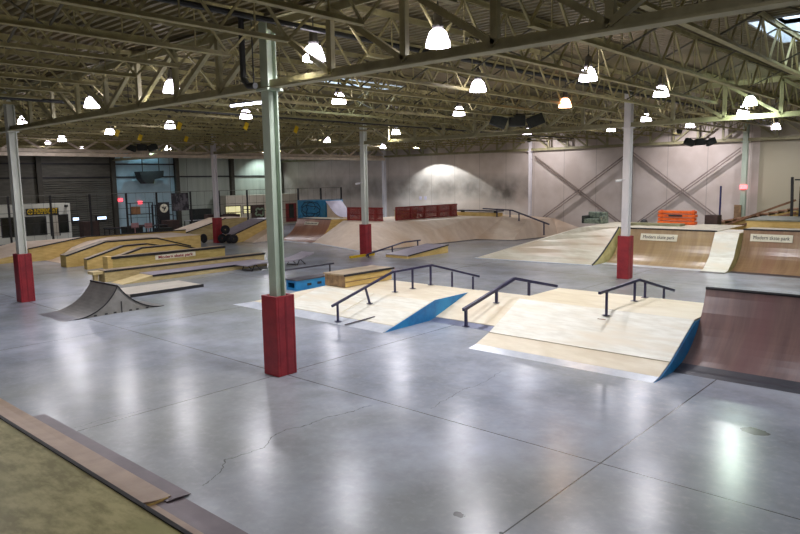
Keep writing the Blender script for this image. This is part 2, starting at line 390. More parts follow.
cols[(-1, 0)] = column(-A-.02, 0, mat('pale_column_paint', (230, 233, 224), (206, 210, 200), .42, 2.2, (1, 1, .3)), 'greenish steel column at the left edge, beyond the small grey kicker ramp')
cols[(-1, 1)] = column(-A, B, mat('pale_column_paint', (1, 1, 1)), 'steel column with red pad in front of the pink-beige banks, yellow curb at foot')
cols[(-2, 1)] = column(-2*A+.25, B, colw, 'pinkish white column with red pad beside the pile of tyres')
cols[(0, 1)] = column(.1, B, colw, 'white steel column with red pad in front of the far quarter pipe')
column(0-.15, 2*B-.15, colm, 'broad greenish wall column beside the far right exit sign', pad=False)
column(-A, 2*B-.15, colw, 'slim white wall column between soot-stained and cross-braced wall', pad=False, w=.17)
column(-2*A, 2*B-.15, colw, 'white corner column where the back wall meets the left bay', pad=False)
column(-A/2+.22, 2*B-.12, mat('post_grey', (150, 140, 140), None, .5), 'thin grey wall post between the two cross braces', pad=False, w=.15, top=HC)

# ------------------------------------------------------------------ girders
def girder(p, q, label, n=8, name='roof_girder', m=steel, zb=HC, zt=TOPZ-.05, warren=False, group=None, mods=None):
    p = Vector(p); q = Vector(q); d = q-p; t = thing(name, label, 'girder', (p.x, p.y, 0), group)
    at = lambda f, z: (p.x+d.x*f, p.y+d.y*f, z)
    side = Vector((-d.y, d.x, 0)).normalized()
    b = MB(); b.bar(at(0, zb+.015), at(1, zb+.015), .22, .03); b.bar(at(0, zb+.09), at(1, zb+.09), .03, .13); b.build('bottom_chord', m, t)
    b = MB(); b.bar(at(0, zt+.015), at(1, zt+.015), .24, .03); b.bar(at(0, zt-.06), at(1, zt-.06), .03, .13); b.build('top_chord', m, t)
    for k in range(0 if warren else 1, n+1 if warren else n):
        f = k/n
        if not warren: MB().bar(at(f, zb+.1), at(f, zt-.05), .11, .09, up=side).build('post', m, t)
    for k in range(n):
        f0, f1 = k/n, (k+1)/n
        if warren: up = k % 2 == 0
        else: up = k >= n/2
        za, zc = (zb+.1, zt-.06) if up else (zt-.06, zb+.1)
        MB().bar(at(f0, za), at(f1, zc), .09, .09).build('diagonal', m, t)
    return t
pos = ['left of the nearest row', 'over the grey kicker', 'over the main floor, right of the nearest column']
for i in (-2, -1, 0):
    girder((i*A, 0, 0), ((i+1)*A, 0, 0), {-2: 'olive steel roof girder of the near row, beyond the left edge column', -1: 'olive steel roof girder of the near row between its two padded columns', 0: 'olive steel roof girder running from the nearest column to the right edge'}[i])
for i in (-3, -2, -1, 0):
    girder((i*A, B, 0), ((i+1)*A, B, 0), {-3: 'roof girder of the second row over the fenced left area', -2: 'roof girder of the second row between the tyre column and the yellow-curb column',
           -1: 'roof girder of the second row ending at the white column on the right', 0: 'roof girder of the second row, right of the white column'}[i])
for i in (-3, -2, -1, 0):
    girder((i*A, 2*B-.1, 0), ((i+1)*A, 2*B-.1, 0), {-3: 'roof girder along the back wall, left bay beyond the corner column', -2: 'roof girder along the back wall above the soot-stained wall',
           -1: 'roof girder along the back wall above the cross braces', 0: 'roof girder along the back wall, right end above the stairs'}[i], n=10)
for j, nm in ((0, 'near'), (1, 'far')):
    t = girder((-2*A, j*B, 0), (-2*A, (j+1)*B, 0), 'long lattice beam crossing the view on the left, %s half' % nm, n=16, name='lattice_beam', zb=HC-.02, zt=TOPZ-.5, warren=True, m=mat('pinkish_steel', (222, 208, 188), (196, 182, 162), .5, 3))
    MB().box(-2*A-.15, -2*A+.15, j*B+.15, (j+1)*B-.15, HC-.22, HC-.05).build('lower_flange', mat('pinkish_steel', (1, 1, 1)), t)

# ------------------------------------------------------------------ joists
def make_joist():
    t = thing('roof_joist', '', 'joist', (0, 0, 0))
    zt, zb = 6.5, 5.68; y0, y1 = .12, B-.12
    b = MB(); b.bar((0, y0, zt-.02), (0, y1, zt-.02), .11, .012); b.bar((-.03, y0, zt-.06), (-.03, y1, zt-.06), .012, .08); b.bar((.03, y0, zt-.06), (.03, y1, zt-.06), .012, .08); b.build('top_chord', joistm, t)
    b = MB(); b.bar((0, y0+.75, zb), (0, y1-.75, zb), .11, .014); b.bar((-.025, y0+.75, zb+.03), (-.025, y1-.75, zb+.03), .012, .06); b.bar((.025, y0+.75, zb+.03), (.025, y1-.75, zb+.03), .012, .06); b.build('bottom_chord', joistm, t)
    b = MB(); n = 11; L = (y1-y0-1.5)/n
    b.bar((0, y0, zt-.06), (0, y0+.75, zb+.03), .035); b.bar((0, y1, zt-.06), (0, y1-.75, zb+.03), .035)
    for k in range(n):
        a = y0+.75+k*L; b.bar((0, a, zb+.03), (0, a+L/2, zt-.07), .035); b.bar((0, a+L/2, zt-.07), (0, a+L, zb+.03), .035)
        b.bar((0, a+L/2, zt-.07), (0, a+L/2, zb+.03), .018)
    b.build('web_bars', joistm, t)
    return t
jlab = {-1: ('open-web roof joist overhead between camera side and near girder row', 'joists of the overhead bay'),
        0: ('olive open-web roof joist spanning from the near girder row to the second row', 'joists of the middle bay'),
        1: ('open-web roof joist spanning from the second girder row to the back wall', 'joists of the far bay')}
proto = make_joist(); used = False; st = A/8
for r, (k0, k1) in {-1: (-11, 4), 0: (-23, 7), 1: (-23, 7)}.items():
    for k in range(k0, k1+1):
        l, g = jlab[r]
        if not used: proto.location = (k*st, r*B, 0); proto['label'] = l; proto['group'] = g; used = True
        else: dup(proto, (k*st, r*B, 0), l, g)
n = 0
for r in (-1, 0, 1):
    for f in (.25, .5, .75):
        y = r*B+f*B
        if y < -6: continue
        k0 = -23 if r >= 0 else -11
        b = MB()
        for k in range(k0, 7):
            x = k*st
            b.bar((x+.05, y, 6.4), (x+st-.05, y, 5.74), .028); b.bar((x+.05, y+.04, 5.74), (x+st-.05, y+.04, 6.4), .028)
        o = b.build('bridging_brace', mat('bridging_dark', (96, 92, 72), (70, 68, 52), .6), loc=(k0*st, y, 5.7))
        tag(o, 'row of thin crossed bridging bars between the roof joists', 'brace', 'bridging rows between joists')

# ------------------------------------------------------------------ wall cross braces
brm = mat('brace_steel', (158, 144, 136), (136, 122, 114), .5)
for (a, b_, nm) in (((-A+.2, 4.9), (-A/2, .6), 'descending to the right, left of the thin post'), ((-A+.2, .6), (-A/2, 4.9), 'rising to the right, left of the thin post'),
                    ((-A/2+.2, 4.9), (-.4, .6), 'descending to the right, right of the thin post'), ((-A/2+.2, .6), (-.4, 4.9), 'rising to the right, right of the thin post')):
    y = YB-.12-(.22 if 'rising' in nm else .1)
    o = MB().bar((a[0], y, a[1]), (b_[0], y, b_[1]), .065, .05).bar((a[0], y, a[1]-.16), (b_[0], y, b_[1]-.16), .065, .05)
    o = o.build('wall_brace', brm, loc=(a[0], y, min(a[1], b_[1]))); tag(o, 'double steel wall brace '+nm, 'brace')

# ------------------------------------------------------------------ pipes
t = thing('sprinkler_pipe', 'dark sprinkler main dropping beside the nearest column', 'pipe', (-.75, -.02, HC))
x, y = GY(240, 3, -.25)[0], -.25
MB().tube((x, y, 6.6), (x, y, 5.42), .055, 10).build('riser', dark, t, smooth=False)
MB().tube((x, y, 5.42), (x+.14, y, 5.28), .055, 10).tube((x+.14, y, 5.28), (-.12, y, 5.26), .055, 10).build('elbow_run', dark, t)
MB().tube((x+.3, y, 5.26), (x+.3, y, 6.5), .012).build('hanger_rod', dark, t)
for x, z, l in ((1.32, 6.02, 'dark sprinkler pipe running away just right of the nearest column'), (-9.2, 5.8, 'dark sprinkler pipe running over the grey kicker')):
    o = MB().tube((x, -8, z), (x, 29, z), .045).build('sprinkler_pipe', dark, loc=(x, -8, z)); tag(o, l, 'pipe'); o['_w'] = (x, -8, z)
    for yy in range(-4, 28, 6):
        MB().tube((x, yy, z), (x, yy, 6.5), .01, 6).build('hanger_rod', dark, o)

# ------------------------------------------------------------------ high bay lamps
def make_lamp(glass=bell_m, name='high_bay_lamp', col=(.98, .95, 1.0), watt=LAMP_W):
    t = thing(name, '', 'lamp', (0, 0, 0))
    MB().tube((0, 0, .62), (0, 0, 1.2), .012).lathe([(.02, .60), (.035, .63), (.02, .66)], n=8).build('hanger', dark, t)
    MB().lathe([(.0, .62), (.07, .61), (.09, .56), (.09, .42), (.115, .38), (.10, .31), (.0, .31)], n=16).build('housing', lampgrey, t, smooth=True)
    gr = MB().lathe([(.09, .31), (.15, .27), (.19, .18), (.225, .07), (.235, .0), (.24, -.015), (.228, -.015), (.222, .0), (.18, .17), (.14, .26), (.08, .295)], n=20).build('glass_reflector', glass, t, smooth=True)
    MB().lathe([(.0, -.03), (.12, -.022), (.222, 0.0), (.222, .006), (.0, .006)], n=20).build('lens', glass, gr, smooth=True)
    ld = bpy.data.lights.new('lamp_light', 'AREA'); ld.shape = 'DISK'; ld.size = .4; ld.energy = watt; ld.color = col
    lo = bpy.data.objects.new('lamp_light', ld); C.objects.link(lo); lo.parent = t; lo.location = (0, 0, -.05)
    return t
LZ = 5.6
def shrink(root, k=.8):
    for ch in root.children:
        stack = [ch]+list(ch.children)
        for c in stack:
            if c.type == 'MESH': c.data.transform(Matrix.Diagonal((k, k, k, 1)))
lamps = [(438, 46, 'largest bright high bay lamp, left of the girder over the main floor'), (588, 80, 'high bay lamp right of centre with a plain white glowing bell'),
 (661, 96, 'glowing high bay lamp hung right above the far white column'), (478, 91, 'high bay lamp below and right of the largest one'), (339, 103, 'high bay lamp just right of the nearest column under the skylight'),
 (92, 107, 'high bay lamp seen through the left girder'), (172, 92, 'high bay lamp seen behind the middle of the left girder'), (314, 60, 'high bay lamp close behind the girder by the nearest column'),
 (246, 118, 'high bay lamp just left of the nearest column, under the strip light'), (24, 124, 'high bay lamp beside the head of the left edge column'), (62, 141, 'small distant lamp over the white office'),
 (170, 128, 'distant wide-shaded lamp left of the tyre column'), (110, 134, 'small distant lamp between the left edge column and the tyre column'), (459, 115, 'small lamp in the middle distance left of the hanging loudspeakers'),
 (646, 121, 'small lamp close to the white column head'), (690, 127, 'small far lamp above the pale cross-braced wall'),
 (776, 129, 'farthest lamp at the right edge over the stairs'), (527, 134, 'far lamp in front of the white wall column'), (611, 131, 'far lamp left of the white column head'), (327, 142, 'far lamp right of the nearest column near the beam'),
 (396, 134, 'far lamp above the corner column'), (383, 148, 'dim far lamp lowest by the corner column'), (743, 114, 'lamp just below the upper right lamp')]
lp = make_lamp(); shrink(lp)
for i, (u, v, l) in enumerate(lamps):
    z = LZ
    p = G(u, v, z)
    if p[1] > 28.5: z = 5.6; p = (p[0], 28.5, GY(u, v, 28.5)[2]); p = GY(u, v, 28.5)
    if i == 0: lp.location = p; lp['label'] = l; lp['group'] = 'high bay lamps'; q = lp
    else: q = dup(lp, p, l, 'high bay lamps')
for k, (x, y) in enumerate(((-29.5, 7.5), (-31., 15.5), (-33., 24.5), (-34.5, 11.5), (-28.5, 22.5))):  # fill lamps added to brighten the dim left bay
    dup(lp, (x, y, 5.75), ['small lamp far left behind the lattice beam, above the curved brown ramp', 'small lamp behind the lattice beam before the pale blue wall', 'small lamp behind the lattice beam above the low enclosure', 'small lamp behind the lattice beam above the office booth', 'small lamp behind the lattice beam above the tyres'][k], 'high bay lamps')
for x, y in ((8.6, -3.6), (-1.0, -5.5), (11.5, 5.2), (13., 12.), (-7, -5.5)):
    dup(lp, (x, y, LZ), 'high bay lamp out of the frame overhead on the camera side', 'high bay lamps')
gl_ = make_lamp(emis('green_lamp_glass', (232, 255, 238), BELL), col=(.8, 1., .84), watt=85); shrink(gl_)
gl_.location = G(750, 105, LZ); gl_['label'] = 'greenish lamp at upper right near the far corner of the hall'; gl_['group'] = 'high bay lamps'
wl_ = make_lamp(warm_m, col=(1., .72, .5), watt=28); shrink(wl_)
wl_.location = G(565, 107, LZ); wl_['label'] = 'orange-tinted lamp over the pink-beige banks, left of the white column'
# strip light
p, q = G(231, 104, 5.7), G(262, 100.5, 5.7)
q = (p[0]+2.0, p[1]-.1, 5.7) if False else q
t = thing('strip_light', 'bluish white fluorescent strip light left of the nearest column head', 'lamp', p)
MB().bar(p, q, .12, .05).build('tray', lampgrey, t); MB().tube((p[0], p[1], p[2]-.05), (q[0], q[1], q[2]-.05), .03).build('tube', tube_m, t)
MB().tube((p[0], p[1], 5.7), (p[0], p[1], 6.5), .01).tube((q[0], q[1], 5.7), (q[0], q[1], 6.5), .01).build('hanger', dark, t)

# wall washer making the bright arch on the back wall, and one on the blue left panel
def spot(name, label, loc, aim, w, ang, blend, col):
    t = thing(name, label, 'lamp', loc)
    x, y, z = loc
    d = (Vector(aim)-Vector(loc)).normalized()
    MB().bar(Vector(loc)-d*.22, Vector(loc)-d*.0, .2, .2).build('housing', dark, t)
    MB().tube((x, y, z+.05), (x, y, min(6.5, z+1.2)), .012).build('hanger', dark, t)
    ld = bpy.data.lights.new('beam', 'SPOT'); ld.energy = w; ld.spot_size = ang; ld.spot_blend = blend; ld.color = col; ld.shadow_soft_size = .06
    lo = bpy.data.objects.new('beam', ld); C.objects.link(lo); lo.parent = t; lo.location = d*.05; lo.rotation_euler = d.to_track_quat('-Z', 'Y').to_euler()
    return t
spot('wall_spotlight', 'spotlight throwing a bright arch on the back wall near the corner', (-20.3, 28.19, 5.95), (-20.3, 28.2, 3.2), 620, 2.12, .08, (.9, .97, 1))
spot('wall_spotlight', 'spotlight washing the pale cross-braced wall on the right', (-2.6, 27.6, 5.7), (-2.6, 30.2, 3.6), 260, 2.2, .8, (1, .93, .98))  # added washer, lifts the right part of the back wall
spot('wall_spotlight', 'spotlight washing the wall behind the white wall column', (-11.3, 27.6, 5.7), (-11.3, 30.2, 3.6), 220, 2.2, .8, (1, .93, .96))  # another added washer, brightens the wall by the white column
spot('wall_spotlight', 'cold blue spotlight on the pale blue wall panel', (-36.3, 17.2, 5.8), (-38, 17.2, 4.2), 260, 2.0, .6, (.5, .82, 1))
spot('wall_spotlight', 'spotlight on the left wall beyond the low enclosure', (-36.3, 28, 5.6), (-38, 28, 3), 240, 2.0, .6, (.8, .95, .95))  # added to lighten the far left wall and the enclosure

# ------------------------------------------------------------------ loudspeakers
def speakers(c, label, s=1.0, parts=3):
    t = thing('loudspeaker_cluster', label, 'loudspeaker', c)
    x, y, z = c; R = Vector((_r0[0], _r0[1], 0)); Fv = Vector((_fw[0], _fw[1], 0)).normalized()
    for k, (o, tilt) in enumerate(((-.62, .5), (0, 0), (.62, -.5))[:parts]):
        ctr = Vector(c)+R*o*s
        a = R*math.cos(tilt)+Vector((0, 0, math.sin(-tilt)*.7)); a.normalize()
        MB().bar(ctr-a*.26*s, ctr+a*.26*s, .34*s, .36*s).build('speaker_cabinet', spk, t, bevel=.02)
    MB().bar(Vector(c)+R*-.6*s+Vector((0, 0, .22*s)), Vector(c)+R*.6*s+Vector((0, 0, .22*s)), .04, .04).tube((x, y, z+.2), (x, y, 6.5), .015).build('mounting_bar', dark, t)
speakers(G(517, 121, 5.55), 'cluster of three dark loudspeakers hanging in the middle of the hall', 1.05)
speakers(GY(700, 142, 27.5), 'cluster of three small black loudspeakers before the pale braced wall', .85)
speakers((-25.0, 10.6, 5.5), 'black loudspeakers hung at the lattice beam on the left', .9)

# column-mounted small cameras, drum heater on second row column
for (x, y, l) in ((.1, B, 'small white camera bracket on the white column'), (-A, B, 'small white camera bracket on the yellow-curb column')):
    z = 3.45
    t = thing('wall_camera', l, 'camera', (x-.14, y-.2, z))
    MB().bar((x, y-.12, z), (x-.14, y-.2, z), .035).build('bracket', colw, t); MB().tube((x-.12, y-.18, z-.02), (x-.28, y-.3, z-.05), .045, 10).build('camera_body', colw, t)
t = thing('cable_drum', 'dark cylindrical unit on top of the tyre column', 'heater', (-24.7, B-.6, 5.7))
MB().tube((-24.7, B-.6, 5.75), (-24.7, B-.6, 6.35), .2, 12).build('drum', dark, t); MB().bar((-24.7, B-.6, 6.3), (-24.7, B-.6, 6.52), .06).build('bracket', dark, t)

# yellow tags hanging in the trusses
for k, (u, v, l) in enumerate(((246, 126, 'yellow tag hanging left of the nearest column under the strip light'), (296, 129.5, 'yellow tag just right of the nearest column'), (140, 137.5, 'yellow tag low in the trusses left of the wide-shaded lamp'),
        (179, 126, 'yellow tag hanging beside the wide-shaded lamp'), (186, 139, 'small yellow tag below the wide-shaded lamp'), (117, 133, 'leftmost small yellow tag beside a distant lamp'))):
    p = G(u, v, 5.55)
    if p[0] < -24: p = GX(u, v, -24.)
    t = thing('hanging_tag', l, 'tag', p)
    MB().bar((p[0], p[1]-.05, p[2]-.12), (p[0], p[1]+.06, p[2]+.12), .03, .16).build('tag_panel', yel, t); MB().tube((p[0], p[1]+.05, p[2]+.1), (p[0], p[1]+.05, 6.58), .006, 5).build('cord', dark, t)

# ------------------------------------------------------------------ ramps
def quarter(name, label, x0, x1, y0, h, R, depth, surf, side, plate=.3, skip=0., platem=metald, coping=True, sign=None, decktop=birch):
    t = thing(name, label, 'ramp', (x0, y0, 0)); pr = arc(y0, h, R); yt = pr[-1][0]
    pr = [(a, b) for a, b in pr if a >= y0+skip]
    MB().sheet([(pr[0][0]-.001, pr[0][1]+.012)]+[(a, b+.012) for a, b in pr[1:]], .012, x0, x1).build('ramp_surface', surf, t)
    body = [(pr[0][0]+.03, 0)]+[(a, max(b-.0, .0)) for a, b in pr[2:]]+[(yt+depth, h), (yt+depth, 0)]
    MB().prism(body, x0+.002, x1-.002).build('frame_box', side, t)
    MB().box(x0, x1, yt, yt+depth, h+.001, h+.02).build('platform', decktop, t)
    if coping: MB().tube((x0, yt, h+.012), (x1, yt, h+.012), .03, 10).build('coping', black if coping is True else coping, t)
    if plate: MB().prism([(y0-plate, 0.001), (y0+.12, .02), (y0+.12, .016), (y0-plate, 0.0)], x0, x1).build('threshold_plate', platem, t)
    if sign:
        cx, cz, w, hh, body_t, tm = sign
        a = math.acos(1-cz/R); cy = y0+R*math.sin(a); nrm = Vector((0, -math.sin(a), math.cos(a))); up = Vector((0, math.cos(a), math.sin(a))); c = Vector((cx, cy, cz))+nrm*.03
        sp = MB().add([c+Vector((sx*w/2, 0, 0))+up*sy*hh/2+nrm*n for n in (-.015, .005) for sx, sy in ((-1, -1), (1, -1), (1, 1), (-1, 1))],
                      [(0, 1, 2, 3), (4, 5, 6, 7), (0, 1, 5, 4), (1, 2, 6, 5), (2, 3, 7, 6), (3, 0, 4, 7)]).build('sign_panel', signw, t)
        sp['label'] = 'white sign reading Modern skate park'
        text(body_t, hh*.72, tm, sp, c+nrm*.012, (a, 0, 0), fit=w*.86)
    return t

# ---- big maroon quarter pipe at the right edge
quarter('quarter_pipe', 'big dark maroon quarter pipe at the right edge, next to the blue-sided bank', 5.59, 12.5, 4.5, 1.33, 1.78, .07, maroon, mat('ramp_frame', (130, 110, 84), None, .6), plate=0, skip=.15, decktop=black)
t = [o_ for o_ in C.objects if o_.name == 'quarter_pipe'][0]
MB().prism([(4.56, .001), (4.68, .032), (4.8, .044), (4.98, .084), (4.98, .078), (4.8, .038), (4.68, .026), (4.56, 0)], 5.59, 12.5).build('threshold_plate', mat('blackened_steel', (58, 57, 66), (42, 41, 50), .45, 2.5), t)

# ---- right fun box
def strip(x0, x1, y0, t, m=metal, w=.3, lift=.03):
    return MB().prism([(y0, 0.001), (y0+w, lift), (y0+w, lift-.006), (y0, 0)], x0, x1).build('threshold_plate', m, t)
t = thing('fun_box', 'wide pale fun box bank with blue right side below the big quarter pipe', 'ramp', (1.7, 3.72, 0))
h = .77; prof = [(3.72, .0), (3.95, .03), (4.45, .19), (5.7, h), (7.6, h), (9.6, 0)]
surf = [(a, b+.012) for a, b in prof]
MB().prism([(3.74, 0)]+[(a, b) for a, b in prof[1:-1]]+[(9.58, 0)], 1.63, 5.55).build('frame_box', paleply, t)
s = MB().sheet([(4.45, .202), (5.7, h+.012)], .012, 1.62, 5.56).build('bank_surface', white_sk, t); s['label'] = 'scuffed whitish upper bank sheet'
MB().sheet([(3.96, .043), (4.45, .202)], .012, 1.62, 5.56).build('lower_bank_surface', birch, t)
MB().sheet([(5.701, h+.012), (7.6, h+.012), (9.6, .012)], .012, 1.62, 5.56).build('deck_surface', mat('beige_deck', (222, 212, 184), (206, 194, 164), .5, 2, (1, 3, 1), c3=(226, 218, 194)), t)
strip(1.62, 5.56, 3.68, t, metal, .3, .045)
MB().prism([(3.72, 0), (3.95, .02), (4.45, .18), (5.7, h-.02), (7.6, h-.02), (9.5, 0)], 5.561, 5.585).build('side_panel', blue, t)['label'] = 'blue painted side panel'
for yy in (4.45,): MB().box(1.62, 5.56, yy-.006, yy+.004, .205, .214).build('seam_strip', mat('seam', (186, 172, 146), None, .5), t)
MB().prism([(5.35, .585+.035), (5.72, h+.016), (5.72, h+.012), (5.35, .585+.031)], 3.72, 3.9).build('patch', mat('patch_wood', (140, 110, 80), None, .5), t)

# ---- recessed bank between
t = thing('fun_box', 'narrow recessed pale bank between the two fun boxes', 'ramp', (-.8, 5.41, 0))
h2 = .49
MB().prism([(5.43, 0), (7.0, h2), (7.55, h2), (9.4, 0)], -.80, 1.61).build('frame_box', paleply, t)
MB().sheet([(5.6, .07), (7.0, h2+.012), (7.55, h2+.012), (9.4, .012)], .012, -.80, 1.612).build('bank_surface', birch, t)
strip(-.80, 1.61, 5.30, t, mat('blue_grey_steel', (128, 134, 158), (104, 110, 134), .35, 3, metal=.4), .38, .07)

# ---- middle fun box with hipped left end
t = thing('fun_box', 'low pale fun box with hipped left end and blue side, behind the nearest column', 'ramp', (-6.9, 3.72, 0))
b0 = [(-6.75, 3.72), (-.83, 3.72), (-.83, 9.4), (-7.15, 9.4)]; t0 = [(-4.98, 5.6), (-.83, 5.6), (-.83, 7.55), (-4.98, 7.55)]
vs = [(x, y, 0) for x, y in b0]+[(x, y, h2) for x, y in t0]
MB().add(vs, [(0, 1, 5, 4), (1, 2, 6, 5), (2, 3, 7, 6), (3, 0, 4, 7), (4, 5, 6, 7), (3, 2, 1, 0)]).build('bank_surface', birch, t)
dk = lambda m_, pts, nm: MB().add([(x, y, z+.003) for x, y, z in pts]+[(x, y, z+.012) for x, y, z in pts], [(0, 1, 2, 3), (4, 5, 6, 7), (0, 1, 5, 4), (1, 2, 6, 5), (2, 3, 7, 6), (3, 0, 4, 7)]).build(nm, m_, t)
f = lambda x, y: (x, y, (y-3.72)/(5.6-3.72)*h2)
dk(white_sk, [f(-5.2, 4.05), f(-2.9, 4.05), f(-2.9, 5.5), f(-5.0, 5.5)], 'skate_sheet')
dk(white_sk, [f(-2.85, 4.05), f(-.86, 4.05), f(-.86, 5.5), f(-2.85, 5.5)], 'skate_sheet')
MB().add([(-6.9, 3.62, .001), (-.83, 3.62, .001), (-.83, 4.02, .09), (-6.38, 4.02, .09), (-.83, 4.02, .075), (-6.38, 4.02, .075)], [(0, 1, 2, 3), (0, 1, 4, 5), (3, 2, 4, 5), (0, 3, 5), (1, 2, 4)]).build('threshold_plate', metal, t)
MB().prism([(3.70, 0.0), (5.6, h2+.01), (7.05, h2+.01), (5.42, 0)], -.828, -.805).build('side_panel', blue, t)['label'] = 'blue painted side panel'
MB().bar((-2.1, 3.62, .03), (-1.72, 4.3, .17), .07, .01).build('patch', mat('patch_dark', (90, 84, 92), None, .5), t)

# ---- rails on the fun boxes
def rail(name, label, path, posts, m=navy, w=.055, round_=False):
    t = thing(name, label, 'rail', (path[0][0], path[0][1], 0))
    b = MB()
    for a, c in zip(path[:-1], path[1:]):
        (b.tube(a, c, w/2, 10) if round_ else b.bar(a, c, w, w))
    b.build('rail_bar', m, t)
    for a, c in posts:
        MB().bar(a, c, w*.8).bar((c[0]-.07, c[1], c[2]+.006), (c[0]+.07, c[1], c[2]+.006), .12, .01).build('post', m, t)
    return t
X = -2.48
pz = [(X, 3.55, .46), (X, 5.83, 1.07), (X, 7.50, 1.08), (X, 9.9, .46)]
rail('grind_rail', 'long up-flat-down grind rail over the low fun box', pz,
     [((X, 3.74, .50), (X, 3.74, .04)), ((X, 4.75, .77), (X, 4.9, .33)), ((X, 5.9, 1.05), (X, 5.9, h2+.01)), ((X, 6.65, 1.05), (X, 6.65, h2+.01)), ((X, 7.46, 1.05), (X, 7.46, h2+.01)), ((X, 8.49, .78), (X, 8.49, .27)), ((X, 9.57, .5), (X, 9.57, .005))])
X = .36
rail('grind_rail', 'dark kinked grind rail over the recessed bank', [(X, 5.22, .44), (X, 7.48, .93), (X, 9.75, .43)],
     [((X, 5.32, .43), (X, 5.32, .02)), ((X, 6.64, .72), (X, 6.64, .40)), ((X, 8.22, .74), (X, 8.22, .32))], w=.075)
X = 3.85
rail('grind_rail', 'small kinked grind rail on top of the blue-sided fun box', [(X, 5.15, 1.21), (X, 7.15, 1.24), (X, 9.35, .70)],
     [((X, 5.50, 1.20), (X, 5.50, .69)), ((X, 6.93, 1.22), (X, 6.93, h+.01)), ((X, 7.52, 1.13), (X, 7.52, h+.01)), ((X, 8.69, .83), (X, 8.69, .38))], w=.055)

# ---- wooden ledge on the deck, blue pallet behind
t = thing('grind_ledge', 'wooden ledge box with black coping on the low fun box deck', 'ledge', (-4.9, 5.5, h2))
MB().box(-5.0, -4.16, 5.62, 7.6, h2+.015, .84).build('ledge_body', yply, t); MB().box(-5.04, -4.12, 5.56, 7.65, .84, .88).build('ledge_top', oldply, t)
MB().box(-5.0, -4.16, 5.59, 5.62, h2+.015, .84).build('end_board', endply, t)['label'] = 'worn dark end board'
MB().box(-4.14, -4.09, 5.55, 7.66, .825, .885).build('coping', black, t)
MB().box(-4.155, -4.14, 5.62, 7.55, .64, .66).build('groove', endply, t)
t = thing('blue_ledge', 'small bright blue ledge box on the floor behind the wooden ledge', 'ledge', (-7.9, 6.3, 0))
MB().box(-7.75, -7.25, 6.32, 6.37, .0, .08).box(-7.75, -7.25, 6.32, 6.37, .25, .33).box(-7.75, -7.67, 6.32, 6.37, .08, .25).box(-7.33, -7.25, 6.32, 6.37, .08, .25).box(-7.75, -7.7, 6.37, 9.0, 0, .33).box(-7.30, -7.25, 6.37, 9.0, 0, .33).box(-7.7, -7.3, 7.2, 9, 0, .33).build('ledge_body', blue, t)
MB().box(-7.8, -7.2, 6.3, 9.0, .33, .36).build('ledge_top', metald, t)
for yy in (6.8, 7.25): MB().box(-7.25, -7.24, yy, yy+.18, .12, .2).build('slot', black, t)

# ---- low flat rail, banana bench
p0 = G(283, 277); pe = G(330, 272.2); X = pe[0]
rail('flat_rail', 'low flat rail on the floor right of the nearest column', [(X, pe[1]-2.5, .33), (X, pe[1]+.2, .33)], [((X, pe[1], .33), (X, pe[1], 0)), ((X, pe[1]-2.4, .33), (X, pe[1]-2.4, 0))], m=metald)
t = thing('curved_bench_ramp', 'grey sagging curved ramp on two leg frames beyond the nearest column', 'ramp', (-13.3, 9., 0))
Xn = -12.45
pp = [GX(u, v, Xn)[1:] for u, v in ((247.5, 265.6), (256, 263.6), (266, 262.2), (276, 261.6), (286, 261.0), (294, 260.2), (301, 258.2), (308, 255.4), (314, 252.4))]
MB().sheet(pp, .04, Xn-.85, Xn).build('curved_deck', lilac, t)
for (yy, zz) in (pp[1], pp[6]):
    MB().bar((Xn-.75, yy, zz-.03), (Xn-.75, yy-.15, 0), .03).bar((Xn-.08, yy, zz-.03), (Xn-.08, yy-.15, 0), .03).bar((Xn-.75, yy-.15, .02), (Xn-.08, yy-.15, .02), .03).bar((Xn-.08, yy, zz-.03), (Xn-.08, yy+.3, 0), .03).bar((Xn-.75, yy, zz-.03), (Xn-.75, yy+.3, 0), .03).build('leg', black, t)

# ---- grey kicker ramp with two transitions
t = thing('kicker_ramp', 'small dark grey launch ramp with curved sides at the left', 'ramp', (-9.6, -.3, 0))
up = arc(-.32, .76, 1.35); pk = up[-1][0]
dn = arc(2.25, .76, 1.75, -1); off = pk+.02
k = (2.25-off)/(2.25-dn[-1][0]); dn = [(2.25-(2.25-a)*k, b) for a, b in dn]
pr = up+list(reversed(dn))
MB().sheet([(a, b+.01) for a, b in pr], .01, -10.05, -8.38).build('ramp_surface', grey_r, t)
MB().prism([(pr[0][0]+.05, 0)]+[(a, b) for a, b in pr[2:-2]]+[(2.1, 0)], -10.03, -8.4).build('side_panel', grey_s, t)['label'] = 'lighter grey plywood side'
MB().prism([(-.62, .001), (-.2, .022), (-.2, .016), (-.62, 0)], -10.05, -8.38).build('threshold_plate', metald, t)
MB().box(-10.05, -8.38, pk-.02, pk+.02, .755, .79).build('ridge', black, t)
e = MB()
for a, b in zip(pr[:-1], pr[1:]): e.bar((-8.375, a[0], a[1]+.0), (-8.375, b[0], b[1]+.0), .01, .03)
e.build('edge_trim', black, t)
for yy in (.2, .5, .75, 1.2, 1.4, 1.7): MB().box(-8.40, -8.392, yy, yy+.08, .01, .05).build('bolt_slot', black, t)
MB().box(-8.40, -8.39, .97, 1.0, .0, .32).build('side_crack', black, t)

